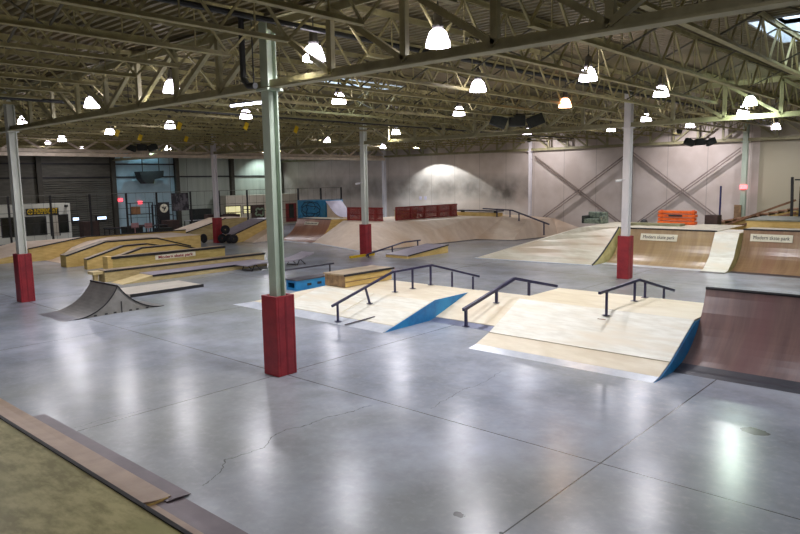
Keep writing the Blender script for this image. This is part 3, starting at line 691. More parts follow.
# ---- pads and ledges behind the kicker
t = thing('manual_pad', 'low pale manual pad with black edge, right of the grey kicker', 'ledge', (-12.3, 2.4, 0))
MB().box(-12.2, -10.63, 2.37, 4.95, 0, .09).build('pad_body', mat('pale_grey_ply', (206, 200, 186), (188, 182, 168), .45, 2), t); MB().box(-10.63, -10.58, 2.35, 4.97, .0, .10).build('edge_angle', black, t)
t = thing('manual_pad', 'purple-grey topped low platform with wooden wedge, below the lower ledge', 'ledge', (-14.4, 4.7, 0))
MB().box(-14.5, -13.5, 4.66, 9.9, 0, .19).build('pad_body', paleply, t); MB().box(-14.5, -13.47, 4.66, 9.93, .19, .22).build('pad_top', lilac, t)
MB().prism([(3.5, 0), (4.66, .2), (4.66, 0)], -14.4, -13.5).build('end_wedge', paleply, t); MB().box(-13.5, -13.46, 4.66, 9.9, .15, .22).build('edge_angle', black, t)
t = thing('grind_ledge', 'long low pale ledge with black coping in front of the signed ledge', 'ledge', (-15.8, 3.4, 0))
MB().box(-15.15, -14.62, 3.4, 10.6, 0, .40).build('ledge_body', paleply, t); MB().box(-15.15, -14.62, 3.38, 10.6, .40, .425).build('ledge_top', oldply, t)
MB().box(-14.62, -14.57, 3.38, 10.62, .36, .43).build('coping', black, t); MB().box(-15.15, -14.7, 3.0, 3.38, .3, .40).box(-15.0, -14.85, 3.1, 3.25, 0, .3).build('end_step', paleply, t)
t = thing('grind_ledge', 'upper wooden ledge carrying the white sign with red lettering', 'ledge', (-16.6, 4.1, 0))
MB().box(-16.4, -16.02, 4.35, 9.5, 0, .73).build('ledge_body', mat('olive_wood', (200, 180, 112), (172, 150, 84), .55, 2.5, (1, 1, 4)), t); MB().box(-16.4, -16.02, 4.33, 9.5, .73, .755).build('ledge_top', oldply, t)
MB().box(-16.02, -15.97, 4.3, 9.5, .67, .76).build('coping', black, t); MB().box(-16.4, -15.98, 4.15, 4.35, 0, .77).build('end_post', yply, t)
y0, y1 = 6.18, 7.65
sp = MB().box(-16.02, -15.995, 6.15, 8.0, .46, .65).build('sign_panel', signw, t); sp['label'] = 'white sign with red lettering'
text('Modern skate park', .17, redtxt, sp, (-15.99, 7.07, .55), (PI/2, 0, PI/2), fit=1.6, bold=.004)

def hubba(label, X0, X1, top, base0, m=yply, sheet=True, name='pyramid_ledge'):
    t = thing(name, label, 'ledge', (X0, top[0][0], 0))
    MB().prism([(top[0][0], 0)]+top+[(top[-1][0], 0)], X0, X1).build('ledge_body', m, t)
    MB().sheet([(a, b+.03) for a, b in top], .03, X0-.02, X1-.06).build('ledge_top', oldply, t)
    e = MB()
    for a, b in zip(top[:-1], top[1:]): e.bar((X1-.01, a[0], a[1]+.0), (X1-.01, b[0], b[1]+.0), .05, .06)
    e.build('coping', black, t)
    return t
hubba('large yellow plywood up-and-down ledge on the left, tallest of the three', -21.1, -20.5, [(4.4, .5), (6.2, .98), (8.7, .96), (10.5, .43)], 4.4)
hubba('middle yellow up-and-down ledge in front of the tallest one', -19.3, -19.0, [(4.65, .42), (6.3, .86), (7.4, .87), (9.6, .4)], 4.6)
hubba('small yellow up-and-down ledge just behind the signed ledge', -18.0, -17.7, [(5.2, .5), (6.5, .83), (8.1, .84), (9.6, .45)], 5.2)
# left bank and curved brown ramp
t = thing('bank_ramp', 'pink-beige bank between two yellow ledges at the far left', 'ramp', (-24.2, 5.5, 0))
MB().prism([(5.2, 0), (5.6, .12), (6.2, .52), (6.9, .76), (8., .88), (11.5, .88), (11.5, 0)], -24.2, -21.2).build('frame_box', yply, t); MB().sheet([(4.9, .012), (5.2, .03), (5.6, .14), (6.2, .54), (6.9, .78), (8., .9), (11.5, .9)], .014, -24.2, -21.2).build('bank_surface', pinkply, t)
t = thing('quarter_ledge', 'long yellow side wall of the curved brown ramp at the far left', 'ledge', (-24.6, 4.7, 0))
cv = [(4.25, .0), (4.25, .6), (7.0, .98), (8.4, 1.0), (12.5, .95), (12.5, .0)]
MB().prism(cv, -24.6, -24.3).build('ledge_body', yply, t); MB().bar((-24.3, 4.25, .62), (-24.3, 7.0, 1.), .08, .05).bar((-24.3, 7., 1.), (-24.3, 12.5, .97), .08, .05).build('coping', black, t)
t = thing('curved_ramp', 'low curved brown ramp at the left edge beyond the left column', 'ramp', (-32, 2.4, 0))
pc = [(-.2, .0), (1.2, .04), (2.6, .16), (4.0, .36), (5.2, .6), (9, .62)]
MB().prism([(pc[0][0], 0)]+pc[1:]+[(9, 0)], -29, -24.65).build('frame_box', yply, t); MB().sheet([(a, b+.02) for a, b in pc], .014, -29, -24.65).build('ramp_surface', pinkply, t)
# wedge bank behind tyre column
t = thing('bank_ramp', 'low wedge bank with black top edge left of the tyre column', 'ramp', (-27, 12.0, 0))
MB().prism([(12.4, 0), (17.3, 1.25), (19, 1.25), (19, 0)], -29.5, -27.6).build('frame_box', paleply, t); MB().sheet([(12.3, .012), (17.3, 1.265), (19, 1.265)], .014, -29.5, -27.5).build('bank_surface', pinkply, t)
MB().bar((-27.52, 12.4, .03), (-27.52, 17.3, 1.28), .06, .05).build('coping', black, t)
# tyres
_sc = .82
ty = thing('car_tyre', 'black tyre leaning against the foot of the pinkish column, front one', 'tyre', (0, 0, 0))
MB().lathe([(.16, -.09), (.27, -.11), (.32, -.07), (.33, 0), (.32, .07), (.27, .11), (.16, .09), (.16, -.09)], (0, 0, .33), 20, 'y').build('tread', rubber, ty, smooth=True)
MB().lathe([(.16, -.05), (.05, -.05), (.05, .05), (.16, .05)], (0, 0, .33), 16, 'y').build('rim', dark, ty)
for k, (u, v, dz, rz, l) in enumerate(((229.5, 243.2, 0, .3, None), (222.5, 243.0, 0, 1.2, 'black tyre standing between the column foot and the front tyre'), (226, 243.1, .53, .8, 'black tyre on top of the tyre pile'), (204, 242.8, 0, .1, 'black tyre left of the pinkish column foot'), (234, 243.4, 0, 1.4, 'rightmost black tyre of the pile near the bank'))):
    p = G(u, v); loc = (p[0], p[1], dz)
    loc = (loc[0], loc[1], dz)
    if l is None: ty.scale = (_sc,)*3; ty.location = loc; ty.rotation_euler = (0, 0, rz); ty['group'] = 'tyres by the column'
    else: dup(ty, loc, l, 'tyres by the column', rz)
# bank right of tyres
t = thing('bank_ramp', 'steep bank with yellow plywood side and black top edge left of the nearest column', 'ramp', (-24.4, 16.2, 0))
pA = G(234, 241.5); x0 = -24.3
pT = GX(266.5, 219.5, x0); yy0 = GX(234, 235, x0)
MB().prism([(yy0[1], 0), (yy0[1], yy0[2]), (pT[1], pT[2]), (pT[1]+.9, pT[2]), (pT[1]+.9, 0)], x0-1.6, x0).build('frame_box', yply, t)
MB().sheet([(yy0[1]-.03, yy0[2]+.02), (pT[1], pT[2]+.03), (pT[1]+.9, pT[2]+.03)], .02, x0-1.6, x0).build('bank_surface', mat('lilac_metal', (176, 166, 176), (150, 140, 150), .35, 2, metal=.2), t)
MB().bar((x0+.01, yy0[1], yy0[2]+.02), (x0+.01, pT[1], pT[2]+.03), .05, .06).build('coping', black, t)
MB().prism([(yy0[1]+.6, 0), (pT[1]+.5, .95), (pT[1]+.5, 0)], x0+.05, x0+1.0).build('lower_bank', pinkply, t)

# ---- brown quarter with sign, back left
quarter('quarter_pipe', 'brown quarter pipe under the blue graffiti box, right of the nearest column', -23.2, -20.1, 17.9, 1.25, 1.9, 1.4, brown, yply, plate=.25, platem=metal,
        coping=mat('coping_grey', (70, 62, 60), None, .4), sign=(-21.75, .98, 1.25, .2, 'Modern skate park', blktxt))
# ---- blue graffiti box
t = thing('graffiti_box', 'bright blue painted box with dark scribble standing above the brown quarter pipe', 'box', (-25, 21, 1.2))
a = GY(298, 218.5, 21.6); b = GY(324.5, 200.5, 21.6)
MB().box(a[0], b[0], 21.6, 23.2, 0, b[2]).build('box_body', bluegraf, t)
s = MB(); random.seed(4); cx, cz = (a[0]+b[0])/2, (a[2]+b[2])/2; w = (b[0]-a[0]); hh = b[2]-a[2]
pts = []
for i in range(34):
    th = i*.55; rr = .12+.30*abs(math.sin(i*.37)); pts.append((cx+w*rr*math.cos(th)*.9, 21.585, cz+hh*rr*math.sin(th)*1.1))
for p, q in zip(pts[:-1], pts[1:]): s.bar(p, q, .01, .045)
s.build('painted_scribble', mat('graffiti_dark', (24, 60, 80), None, .6), t)
s = MB()
for k in range(7): s.bar((a[0]+.15+k*w/8, 21.587, a[2]+.08), (a[0]+.3+k*w/8, 21.587, a[2]+.25+.12*(k % 3)), .01, .03)
s.build('painted_scribble', mat('graffiti_mid', (40, 84, 104), None, .6), t)
# curved white slide beside the blue box
t = thing('curved_slide', 'pale lilac curved transition sloping down beside the blue graffiti box', 'ramp', (b[0], 21.6, 1.2))
zb_ = 1.27; zt_ = b[2]-.05; Rr = zt_-zb_
pf = [(b[0]+.1+1.55*(1-math.cos(i/10*PI/2))*.0+1.5*(i/10), zb_+Rr*(1-math.sin(i/10*PI/2))) for i in range(11)]
MB().prism(pf+[(pf[-1][0], 0), (b[0]+.1, 0)], 21.7, 22.9, 'x').build('slide_body', pinkply, t); MB().sheet([(x, z+.02) for x, z in pf], .02, 21.6, 23.0, 'x').build('slide_surface', mat('lilac_sheet', (196, 190, 206), (176, 170, 186), .4, 2), t)

# ---- long pink-beige bank complex at the back
t = thing('bank_complex', 'large pink-beige bank wrapping the back corner below the red fences', 'ramp', (-14, 20, 0))
base = [(313, 242.7), (338, 247), (360, 251), (373.5, 251), (476, 239.3), (513, 240.4), (546, 237), (575, 233)]
topp = [(343, 220.6), (349, 222), (366, 223), (378, 222.8), (470, 218), (503, 217), (527, 220.5), (566, 226)]
topz = [1.2, 1.2, 1.2, 1.2, 1.2, 1.2, 1.05, .5]
bp = [G(*p) for p in base]; tp = [G(*p, z) for p, z in zip(topp, topz)]
tp = [(x, min(y, 29.6), z) for x, y, z in tp]; bp = [(x, min(y, 29.6), z) for x, y, z in bp]
n = len(bp); back = [(-19.8, 29.7), (-19.6, 29.7), (-19.2, 29.7), (-18.5, 29.7), (-16.5, 29.7), (-13.5, 29.7), (-10.8, 29.7), (-9., 29.7)]
vs = bp+tp+[(x, y, z) for (x, y), z in zip(back, topz)]+[(x, y, 0) for x, y in back]
fs = []
for i in range(n-1):
    fs.append((i, i+1, n+i+1, n+i))
    fs.append((n+i, n+i+1, 2*n+i+1, 2*n+i)); fs.append((2*n+i, 2*n+i+1, 3*n+i+1, 3*n+i))
fs += [(0, n, 2*n, 3*n), (n-1, 2*n-1, 3*n-1, 4*n-1)]
MB().add(vs, fs).build('bank_surface', pinkply, t)
b = MB()
for i in range(3, n-2):
    p, q = Vector(bp[i]), Vector(bp[i+1]); b.bar(p+Vector((.0, 0, .01)), q+Vector((0, 0, .01)), .3, .015)
b.build('threshold_plate', metald, t)
b = MB()
for i in range(0, 3):
    p, q = Vector(bp[i]), Vector(bp[i+1]); b.bar(p+Vector((.0, 0, .01)), q+Vector((0, 0, .01)), .3, .015)
b.build('threshold_plate', metal, t)
# a vertical fin left of col pad: the pale end board
rail('bank_rail', 'dark handrail going over the hip of the back bank', [GY(483, 208.5, 27.2), GY(512, 210.2, 27.0), GY(549, 224.3, 25.5)],
     [(GY(497, 208.6, 27.2), GY(497, 216.8, 27.2)), (GY(519, 213, 26.6), GY(519, 221, 26.6)), (GY(544, 222.3, 25.7), GY(544, 235, 25.7)), (GY(510, 210, 27), GY(510, 217, 27))], w=.07)

# ---- red slatted fences
def slat_fence(label, p, q, z0, z1, n=9):
    t = thing('slatted_fence', label, 'fence', (p[0], p[1], z0)); p = Vector((p[0], p[1], 0)); q = Vector((q[0], q[1], 0)); d = q-p
    b = MB(); N = n*6
    for k in range(N):
        c = p+d*(k+.5)/N; u = d/N*.36; b.bar(c-u+Vector((0, 0, (z0+z1)/2)), c+u+Vector((0, 0, (z0+z1)/2)), .02, (z1-z0)*.92)
    b.build('slats', redf, t)
    MB().bar(p+Vector((0, 0, z1)), q+Vector((0, 0, z1)), .09, .08).build('top_rail', redf, t); MB().bar(p+Vector((0, 0, z0+.05)), q+Vector((0, 0, z0+.05)), .09, .08).bar(p+Vector((0, 0, (z0+z1)/2)), q+Vector((0, 0, (z0+z1)/2)), .08, .05).build('lower_rail', redf, t)
    for k in range(0, n+1, 2):
        c = p+d*k/n; MB().bar(c+Vector((0, 0, z0)), c+Vector((0, 0, z1+.03)), .1).build('fence_post', redf, t)
fA, fB = G(396.5, 220.5, 1.2), G(457, 216, 1.2)
slat_fence('long dark red slatted fence standing on the back bank', fA, fB, 1.2, 1.95)
fA, fB = G(341, 221, 1.2), G(376, 222.3, 1.2)
slat_fence('dark red slatted fence behind the yellow-curb column', (fA[0], fA[1]+.6), (fB[0]-.3, fB[1]+.9), 1.2, 1.95, 5)
t = thing('plywood_box', 'brown plywood box between the two red fences', 'box', (-17.9, 22, 1.2))
a, b_ = G(377, 222, 1.2), G(396, 221, 1.2)
MB().box(a[0]-1.0, b_[0]-.45, a[1]+2.6, a[1]+3.6, 1.2, 1.72).build('box_body', yply, t); MB().box(a[0]-1.05, b_[0]-.4, a[1]+2.55, a[1]+3.65, 1.72, 1.76).build('box_top', oldply, t)
t = thing('bench', 'low wooden bench with black top on the back bank, left of the handrail', 'bench', (-15, 28, 1.2))
a = GY(458, 217, 27.6); c = GY(500, 216.5, 27.6)
MB().box(a[0], c[0], 27.4, 27.9, 1.2, 1.42).build('bench_body', yply, t); MB().box(a[0]-.05, c[0]+.05, 27.35, 27.95, 1.50, 1.56).build('bench_top', black, t); MB().box(a[0]+.3, a[0]+.4, 27.5, 27.8, 1.42, 1.5).box(c[0]-.4, c[0]-.3, 27.5, 27.8, 1.42, 1.5).build('spacer', black, t)

# ---- yellow curb, rail and ledge near that column
p, q = G(350, 258.3), G(374, 255.0)
o = MB().bar((p[0], p[1], .05), (q[0], q[1], .05), .1, .1).build('parking_curb', yel, loc=(p[0], p[1], 0)); tag(o, 'yellow curb bar on the floor at the column foot', 'curb')
cb = G(412.5, 259); ce = G(443.7, 252.3); cl = G(395.6, 258)
t = thing('grind_ledge', 'low yellow-sided ledge with purple-grey top before the back bank', 'ledge', (cl[0], cl[1], 0))
x1 = (cb[0]+ce[0])/2; x0_ = x1-1.35
MB().prism([(cb[1]-.05, 0), (cb[1], .11), (ce[1], .36), (ce[1], 0)], x0_, x1).build('ledge_body', yply, t); MB().sheet([(cb[1]-.03, .13), (ce[1]+.03, .38)], .02, x0_-.03, x1+.02).build('ledge_top', lilac, t)
MB().bar((x1+.02, cb[1], .12), (x1+.02, ce[1], .37), .04, .05).build('coping', black, t)
xr = x0_-.45; y0_ = G(378, 259)[1]
rail('kinked_rail', 'low kinked rail left of the yellow-sided ledge', [(xr, y0_, .08), (xr, y0_+.1, .16), (xr, y0_+2.6, .52), (xr, y0_+3.9, .52)], [((xr, y0_+.15, .15), (xr, y0_+.15, 0)), ((xr, y0_+1.8, .4), (xr, y0_+1.8, 0)), ((xr, y0_+3.7, .5), (xr, y0_+3.7, 0))], w=.06)

# ---- far right ramps
t = thing('bank_ramp', 'broad white hipped bank with yellow side left of the far quarter pipe', 'ramp', (-6, 17.5, 0))
bA, bB = G(475, 258), G(592, 265.5); hT = 1.37
tA, tB = G(580, 227.3, hT), G(619, 227.3, hT); bA2 = (-9.4, 23.5, 0); tk = (tA[0]-.2, 23.6, hT); tk2 = (tB[0], 23.6, hT)
cB = [(bB[0]+(tB[0]-bB[0])*s_, bB[1]+(tB[1]-bB[1])*s_, hT*(s_**1.25)) for s_ in (0, .2, .4, .6, .8, 1)]
cA = [(bA[0]+(tA[0]-bA[0])*s_, bA[1]+(tA[1]-bA[1])*s_, hT*(s_**1.1)) for s_ in (0, .2, .4, .6, .8, 1)]
m_ = MB(); vs = cA+cB+[bA2, tk, tk2, (tk2[0], tk2[1], 0), (tk[0], tk[1], 0)]
fs = [(i, i+1, 7+i, 6+i) for i in range(5)]+[(5, 11, 14, 13), (12, 13, 16)]
fs += [(12, 5, 13)]+[(12, i, i+1) for i in range(5)]
m_.add(vs, fs).build('bank_surface', mat('grey_white_ply', (222, 218, 200), (200, 194, 172), .42, 1.6, (1, 4, 2), c3=(196, 178, 152), detail=8), t)
MB().add(cB+[(tk2[0], tk2[1], hT), (tk2[0], tk2[1], 0)]+[(x+.02, y, z) for x, y, z in cB]+[(tk2[0]+.02, tk2[1], hT), (tk2[0]+.02, tk2[1], 0)], [tuple(range(8)), tuple(range(15, 7, -1))]).build('side_panel', mat('green_yellow_ply', (208, 202, 146), (180, 174, 116), .5, 3), t)['label'] = 'yellow-green curved side panel'
e = MB()
for p, q in zip(cB[:-1], cB[1:]): e.bar((p[0], p[1], p[2]+.01), (q[0], q[1], q[2]+.01), .05, .04)
e.build('edge_trim', dark, t)
f2 = lambda u_, s_: tuple((Vector(cA[0])*(1-s_)+Vector(cA[5])*s_)*(1-u_)+(Vector(cB[0])*(1-s_)+Vector(cB[5])*s_)*u_)
MB().bar((bA[0], bA[1], .012), (bB[0], bB[1], .012), .22, .02).build('threshold_plate', metal, t)
q2 = quarter('quarter_pipe', 'far tan quarter pipe behind the white column, with a white sign', -2.3, 1.62, 18.6, 1.36, 1.5, 3.6, tan, paleply, plate=.25, platem=metal, coping=black,
             sign=(-.62, 1.03, 1.5, .28, 'Modern skate park', blktxt), decktop=mat('white_deck', (222, 216, 194), None, .5))
t = thing('bank_ramp', 'narrow pale bank between the two far quarter pipes', 'ramp', (1.62, 18.3, 0))
MB().prism([(18.2, 0), (18.6, .06), (19.2, .45), (19.8, 1.34), (21.5, 1.34), (21.5, 0)], 1.63, 2.5).build('frame_box', mat('green_yellow_ply', (1, 1, 1)), t)
MB().sheet([(18.15, .012), (18.6, .075), (19.2, .465), (19.8, 1.355), (21.5, 1.355)], .014, 1.63, 2.5).build('bank_surface', white_sk, t)
MB().prism([(17.95, .0), (18.3, .03), (18.3, .02), (17.95, 0)], 1.63, 2.5).build('threshold_plate', metald, t)
quarter('quarter_pipe', 'large far brown quarter pipe at the right edge behind, with a white sign', 2.52, 9.5, 18.7, 1.46, 1.55, 1.2, mat('brown_tan_masonite', (160, 130, 98), (134, 104, 78), .3, 1.6, (4, .3, .3), c3=(146, 108, 86), detail=8), paleply, plate=.25, platem=metald, coping=black,
        sign=(3.5, 1.17, 1.42, .28, 'Modern skate park', blktxt), decktop=mat('white_deck', (1, 1, 1)))
t = thing('platform_box', 'long yellow-edged raised platform on the far right quarter pipe', 'platform', (2.7, 21, 1.4))
a = GY(747, 220.5, 21.6)
MB().box(a[0], 9.5, 21.6, 24.3, 0, a[2]).build('platform_body', yply, t); MB().box(a[0]-.05, 9.5, 21.55, 24.35, a[2], a[2]+.05).build('platform_top', mat('grey_edge', (128, 134, 118), None, .5), t)
# orange stack
a = GY(658.5, 228, 23.0); c = GY(696, 228, 23.0)
t = thing('barrier_stack', 'bright orange stack of plastic planks on the far quarter pipe platform', 'barrier', (a[0], 23, 1.4))
for k in range(4):
    z = 1.39+k*.155; MB().bar((a[0]+(.02 if k % 2 else 0), 23.0, z+.07), (c[0]-(.04 if k % 2 else 0), 23.0, z+.07), .35, .125).build('plank', orange, t, bevel=.02)
MB().box(a[0]+.5, c[0]-.55, 22.80, 22.83, 1.39+.35, 1.39+.43).build('dark_grip', black, t)
MB().box(a[0]+.1, a[0]+.16, 22.9, 23.1, 1.41, 2.02).box(c[0]-.16, c[0]-.1, 22.9, 23.1, 1.41, 2.02).build('strap', orange, t)
a = GY(697.5, 229, 23.4); c = GY(711, 216.5, 23.4)
o = MB().box(a[0], c[0], 24.3, 24.9, 0, c[2]).build('dark_crate', boxdark, loc=(a[0], 23.1, 1.4)); tag(o, 'dark brown crate right of the orange stack', 'crate')
a = GY(631, 228, 21.9); c = GY(682, 224.5, 21.9)
o = MB().box(a[0], c[0], 21.7, 22.3, 1.385, 1.48).build('plank_slab', mat('olive_board', (150, 150, 116), None, .6), loc=(a[0], 21.7, 1.4)); tag(o, 'flat olive board lying in front of the orange stack', 'board')
# small black shoes/helmet near
a = GY(644, 224, 22.6)
t = thing('helmet', 'small black helmet left of the orange stack', 'helmet', (a[0], 22.6, 1.4))
MB().lathe([(.15, 0), (.16, .08), (.12, .17), (.05, .21), (0, .215)], (a[0], 22.6, 1.39), 14).build('shell', black, t, smooth=True); MB().box(a[0]-.15, a[0]-.08, 22.5, 22.7, 1.42, 1.5).build('strap', dark, t)
# grey-green couch
a = GY(585, 227, 22.0); c = GY(603, 227, 22.0); zt = 1.385
t = thing('couch', 'small worn grey-green couch on top of the white hipped bank', 'sofa', (a[0], 22, zt))
MB().box(a[0], c[0], 21.75, 22.5, zt, zt+.22).build('seat', greyg, t, bevel=.03); MB().box(a[0], c[0], 22.3, 22.55, zt+.22, zt+.52).build('backrest', greyg, t, bevel=.04)
MB().box(a[0]-.06, a[0]+.1, 21.75, 22.5, zt, zt+.36).build('armrest', spk, t, bevel=.03); MB().box(c[0]-.1, c[0]+.04, 21.75, 22.5, zt, zt+.36).build('armrest', greyg, t, bevel=.03)

# ---- stairs and frame at far right
t = thing('wooden_stairs', 'wooden stair flight with two rails climbing to the right behind the far quarter pipe', 'stairs', (0, 27.5, 0))
p0, p1 = GY(716, 231, 27.0), GY(797, 208, 27.0)
nst = 9
for k in range(nst):
    x = p0[0]+(p1[0]-p0[0])*k/nst; w = (p1[0]-p0[0])/nst; z = 1.15+.75*k/nst
    MB().box(x, x+w+.04, 26.9, 28.1, z+.1, z+.15).build('tread', woodrail, t)
    MB().box(x, x+.03, 26.92, 28.08, z-.05, z+.1).build('riser', yply, t)
MB().prism([(p0[0], 0), (p0[0], 1.1), (p1[0], 1.9), (p1[0]+2, 1.9), (p1[0]+2, 0)], 26.95, 28.05, 'x').build('stair_body', yply, t)
for du, nm in ((0, 'upper_rail'), (8, 'lower_rail')):
    a, c = GY(717, 228+du*.3, 26.85), GY(796, 200+du*1.6, 26.85)
    MB().bar(a, c, .07, .09).build(nm, woodrail, t)
a = GY(721, 186, 26.4)
o = MB().bar((a[0], 26.4, 0), (a[0], 26.4, a[2]), .07).build('blue_post', mat('blue_post_paint', (30, 34, 96), None, .5), loc=(a[0], 26.4, 0)); tag(o, 'thin dark blue post at the foot of the wooden stairs', 'post')
a, c = GY(733, 228, 29.7), GY(741, 205, 29.7)
o = MB().box(a[0], c[0], 29.72, 29.8, 0, c[2]).build('leaning_board', endply, loc=(a[0], 29.8, 0)); tag(o, 'brown board leaning on the back wall beside the exit sign column', 'board')
t = thing('black_gate_frame', 'black metal gate frame at the right edge above the stairs', 'gate', (0, 0, 0))
a, c = GY(792.5, 224, 25.5), GY(792.5, 177, 25.5)
MB().bar((a[0], 25.5, 0), c, .1).build('gate_post', black, t); MB().bar((a[0], 25.5, c[2]-.12), (a[0]+2, 25.5, c[2]-.12), .06).build('gate_rail', black, t)
MB().box(a[0]+.2, a[0]+1.6, 25.48, 25.52, 1.6, c[2]-.4).build('gate_panel', dark, t)
# exit signs
def exit_sign(label, c, face, w=.34):
    t = thing('exit_sign', label, 'sign', c); x, y, z = c
    if face == 'y': MB().box(x-w/2, x+w/2, y-.05, y, z-.1, z+.1).build('sign_box', red_m, t); text('EXIT', .16, signw, t, (x, y-.055, z), (PI/2, 0, 0), fit=w*.8)
    else: MB().box(x, x+.05, y-w/2, y+w/2, z-.1, z+.1).build('sign_box', red_m, t); text('EXIT', .16, signw, t, (x+.055, y, z), (PI/2, 0, PI/2), fit=w*.8)
exit_sign('glowing red exit sign on the right wall column', GY(743.5, 187, 29.85), 'y')
exit_sign('glowing red exit sign on the pale blue left wall', (XL+.06,)+GX(119, 200, XL+.06)[1:], 'x', .5)
exit_sign('smaller glowing red sign right of the blue wall exit sign', (XL+.06,)+GX(140, 202.5, XL+.06)[1:], 'x', .3)
# two little notices on the back wall
for k, u in enumerate((420.5, 425.5)):
    p = GY(u, 198, YB-.01)
    o = MB().box(p[0]-.1, p[0]+.1, YB-.02, YB, p[2]-.12, p[2]+.12).build('wall_notice', mat('notice_lilac', (206, 200, 226), None, .5), loc=(p[0], YB, p[2]-.12)); tag(o, '%s of two small pale notices on the sooty wall' % ('left' if k == 0 else 'right'), 'notice')

# ------------------------------------------------------------------ left background: office, fence, clutter
Xo = -36.0
yR = GX(71, 220, Xo)[1]; zT = GX(70, 203, Xo)[2]; yL = 2.0
t = thing('office_booth', 'white flat-roofed office booth with black and yellow sign at the far left', 'building', (Xo, yL, 0))
MB().box(XL+.1, Xo, yL, yR, 0, zT).build('booth_wall', officew, t)
for nm, u0, u1, v0, v1, m_ in (('window', 27.5, 45, 217, 236, glassd), ('door', 52, 58, 215, 236, enclos), ('door', 60, 67, 215, 233, glassd), ('window', 3, 16, 218, 238, glassd)):
    a, c = GX(u0, v1, Xo), GX(u1, v0, Xo); a = (a[0], a[1], max(a[2], .05))
    fr = MB().box(Xo, Xo+.03, a[1]-.06, a[1], a[2], c[2]+.06).box(Xo, Xo+.03, c[1], c[1]+.06, a[2], c[2]+.06).box(Xo, Xo+.03, a[1], c[1], c[2], c[2]+.06).build(nm+'_frame', black, t)
    MB().box(Xo+.002, Xo+.02, a[1], c[1], a[2], c[2]).build('pane', m_, fr)
a, c = GX(26, 215.5, Xo), GX(58, 207.5, Xo)
MB().box(Xo, Xo+.06, a[1], c[1], a[2], c[2]).build('sign_board', black, t)['label'] = 'black sign board with yellow lettering'
text('INDEPENDENT', .46, yel, t, (Xo+.065, a[1]+(c[1]-a[1])*.6, (a[2]+c[2])/2), (PI/2, 0, PI/2), fit=(c[1]-a[1])*.72, bold=.012)
yc, zc = a[1]+(c[1]-a[1])*.12, (a[2]+c[2])/2; rr = (c[2]-a[2])*.42
e = MB().lathe([(rr, 0), (rr, .01), (rr*.78, .01), (rr*.78, 0), (rr, 0)], (Xo+.06, yc, zc), 20, 'x')
for k in range(4):
    an = k*PI/2+PI/4; dy, dz = math.cos(an), math.sin(an); px, pz_ = -dz, dy
    e.add([(Xo+.068, yc+dy*rr*.1, zc+dz*rr*.1), (Xo+.068, yc+dy*rr*.8+px*rr*.35, zc+dz*rr*.8+pz_*rr*.35), (Xo+.068, yc+dy*rr*.8-px*rr*.35, zc+dz*rr*.8-pz_*rr*.35)], [(0, 1, 2)])
e.build('round_emblem', yel, t)
MB().box(Xo, Xo+.2, yR-.35, yR-.2, zT-.25, zT-.1).build('corner_lamp', dark, t)

# net fence
t = thing('net_fence', 'tall netting fence on dark posts crossing the left background', 'fence', (-30, 0, 0))
for u in (-18, 7, 49.4, 89, 125.6, 156, 190, 218.6, 246.8, 273, 298, 320.7, 341):
    p = GX(u, 190, -30.)
    if p[1] > 30.0: p = (-30, 30., 3)
    MB().bar((-30, p[1], 0), (-30, p[1], 3.02), .09).build('fence_post', black, t)
MB().bar((-30, 3, 3.02), (-30, 30, 3.02), .035).build('top_cable', mat('cable_grey', (120, 120, 112), None, .5), t)
b = MB()
for z in (.35, .9, 1.5, 2.1): b.bar((-30, 3, z), (-30, 30, z), .02)
for k in range(45): b.bar((-30, 3+k*.6, 0), (-30, 3+k*.6, 3.), .008)
b.build('netting', dark, t)

# low enclosure with yellow windows behind the fence
Xe = -36.0
yA, yB_ = GX(226, 200, Xe)[1], 30.3; zE = GX(240, 195.5, Xe)[2]
t = thing('low_enclosure', 'low beige partition room with yellow windows left of the blue graffiti box', 'building', (Xe, yA, 0))
MB().box(Xe-1.6, Xe, yA, yB_, 0, zE).build('room_wall', enclos, t)
for u0, u1, v0, v1, m_, nm in ((226, 240, 206, 219, yelwin, 'window'), (243.5, 250, 206, 213, yelwin, 'window'), (251.5, 264, 204.5, 222, boxdark, 'door'), (286, 296, 203, 222, redf, 'door'), (289, 293, 204, 218, glassd, 'door')):
    a, c = GX(u0, v1, Xe), GX(u1, v0, Xe); off = .04 if m_ is glassd else 0
    MB().box(Xe+.01+off, Xe+.035+off, a[1], c[1], max(a[2], .02), c[2]).build(nm, m_, t)
    if nm == 'window':
        MB().box(Xe, Xe+.05, a[1]-.06, a[1], a[2]-.06, c[2]+.06).box(Xe, Xe+.05, c[1], c[1]+.06, a[2]-.06, c[2]+.06).box(Xe, Xe+.05, a[1], c[1], c[2], c[2]+.06).box(Xe, Xe+.05, a[1], c[1], (a[2]+c[2])/2-.03, (a[2]+c[2])/2+.03).build('window_frame', black, t)
a = GX(260, 212, Xe+.1)
e = MB()
for k in range(14):
    an = k*.5; an2 = (k+1)*.5; r1 = .35 if k % 3 else .2; r2 = .35 if (k+1) % 3 else .2
    e.bar((Xe+.08, a[1]+r1*1.4*math.cos(an), a[2]+r1*math.sin(an)), (Xe+.08, a[1]+r2*1.4*math.cos(an2), a[2]+r2*math.sin(an2)), .03, .12)
e.build('graffiti_scrawl', mat('pale_green_paint', (150, 170, 140), None, .5), t)

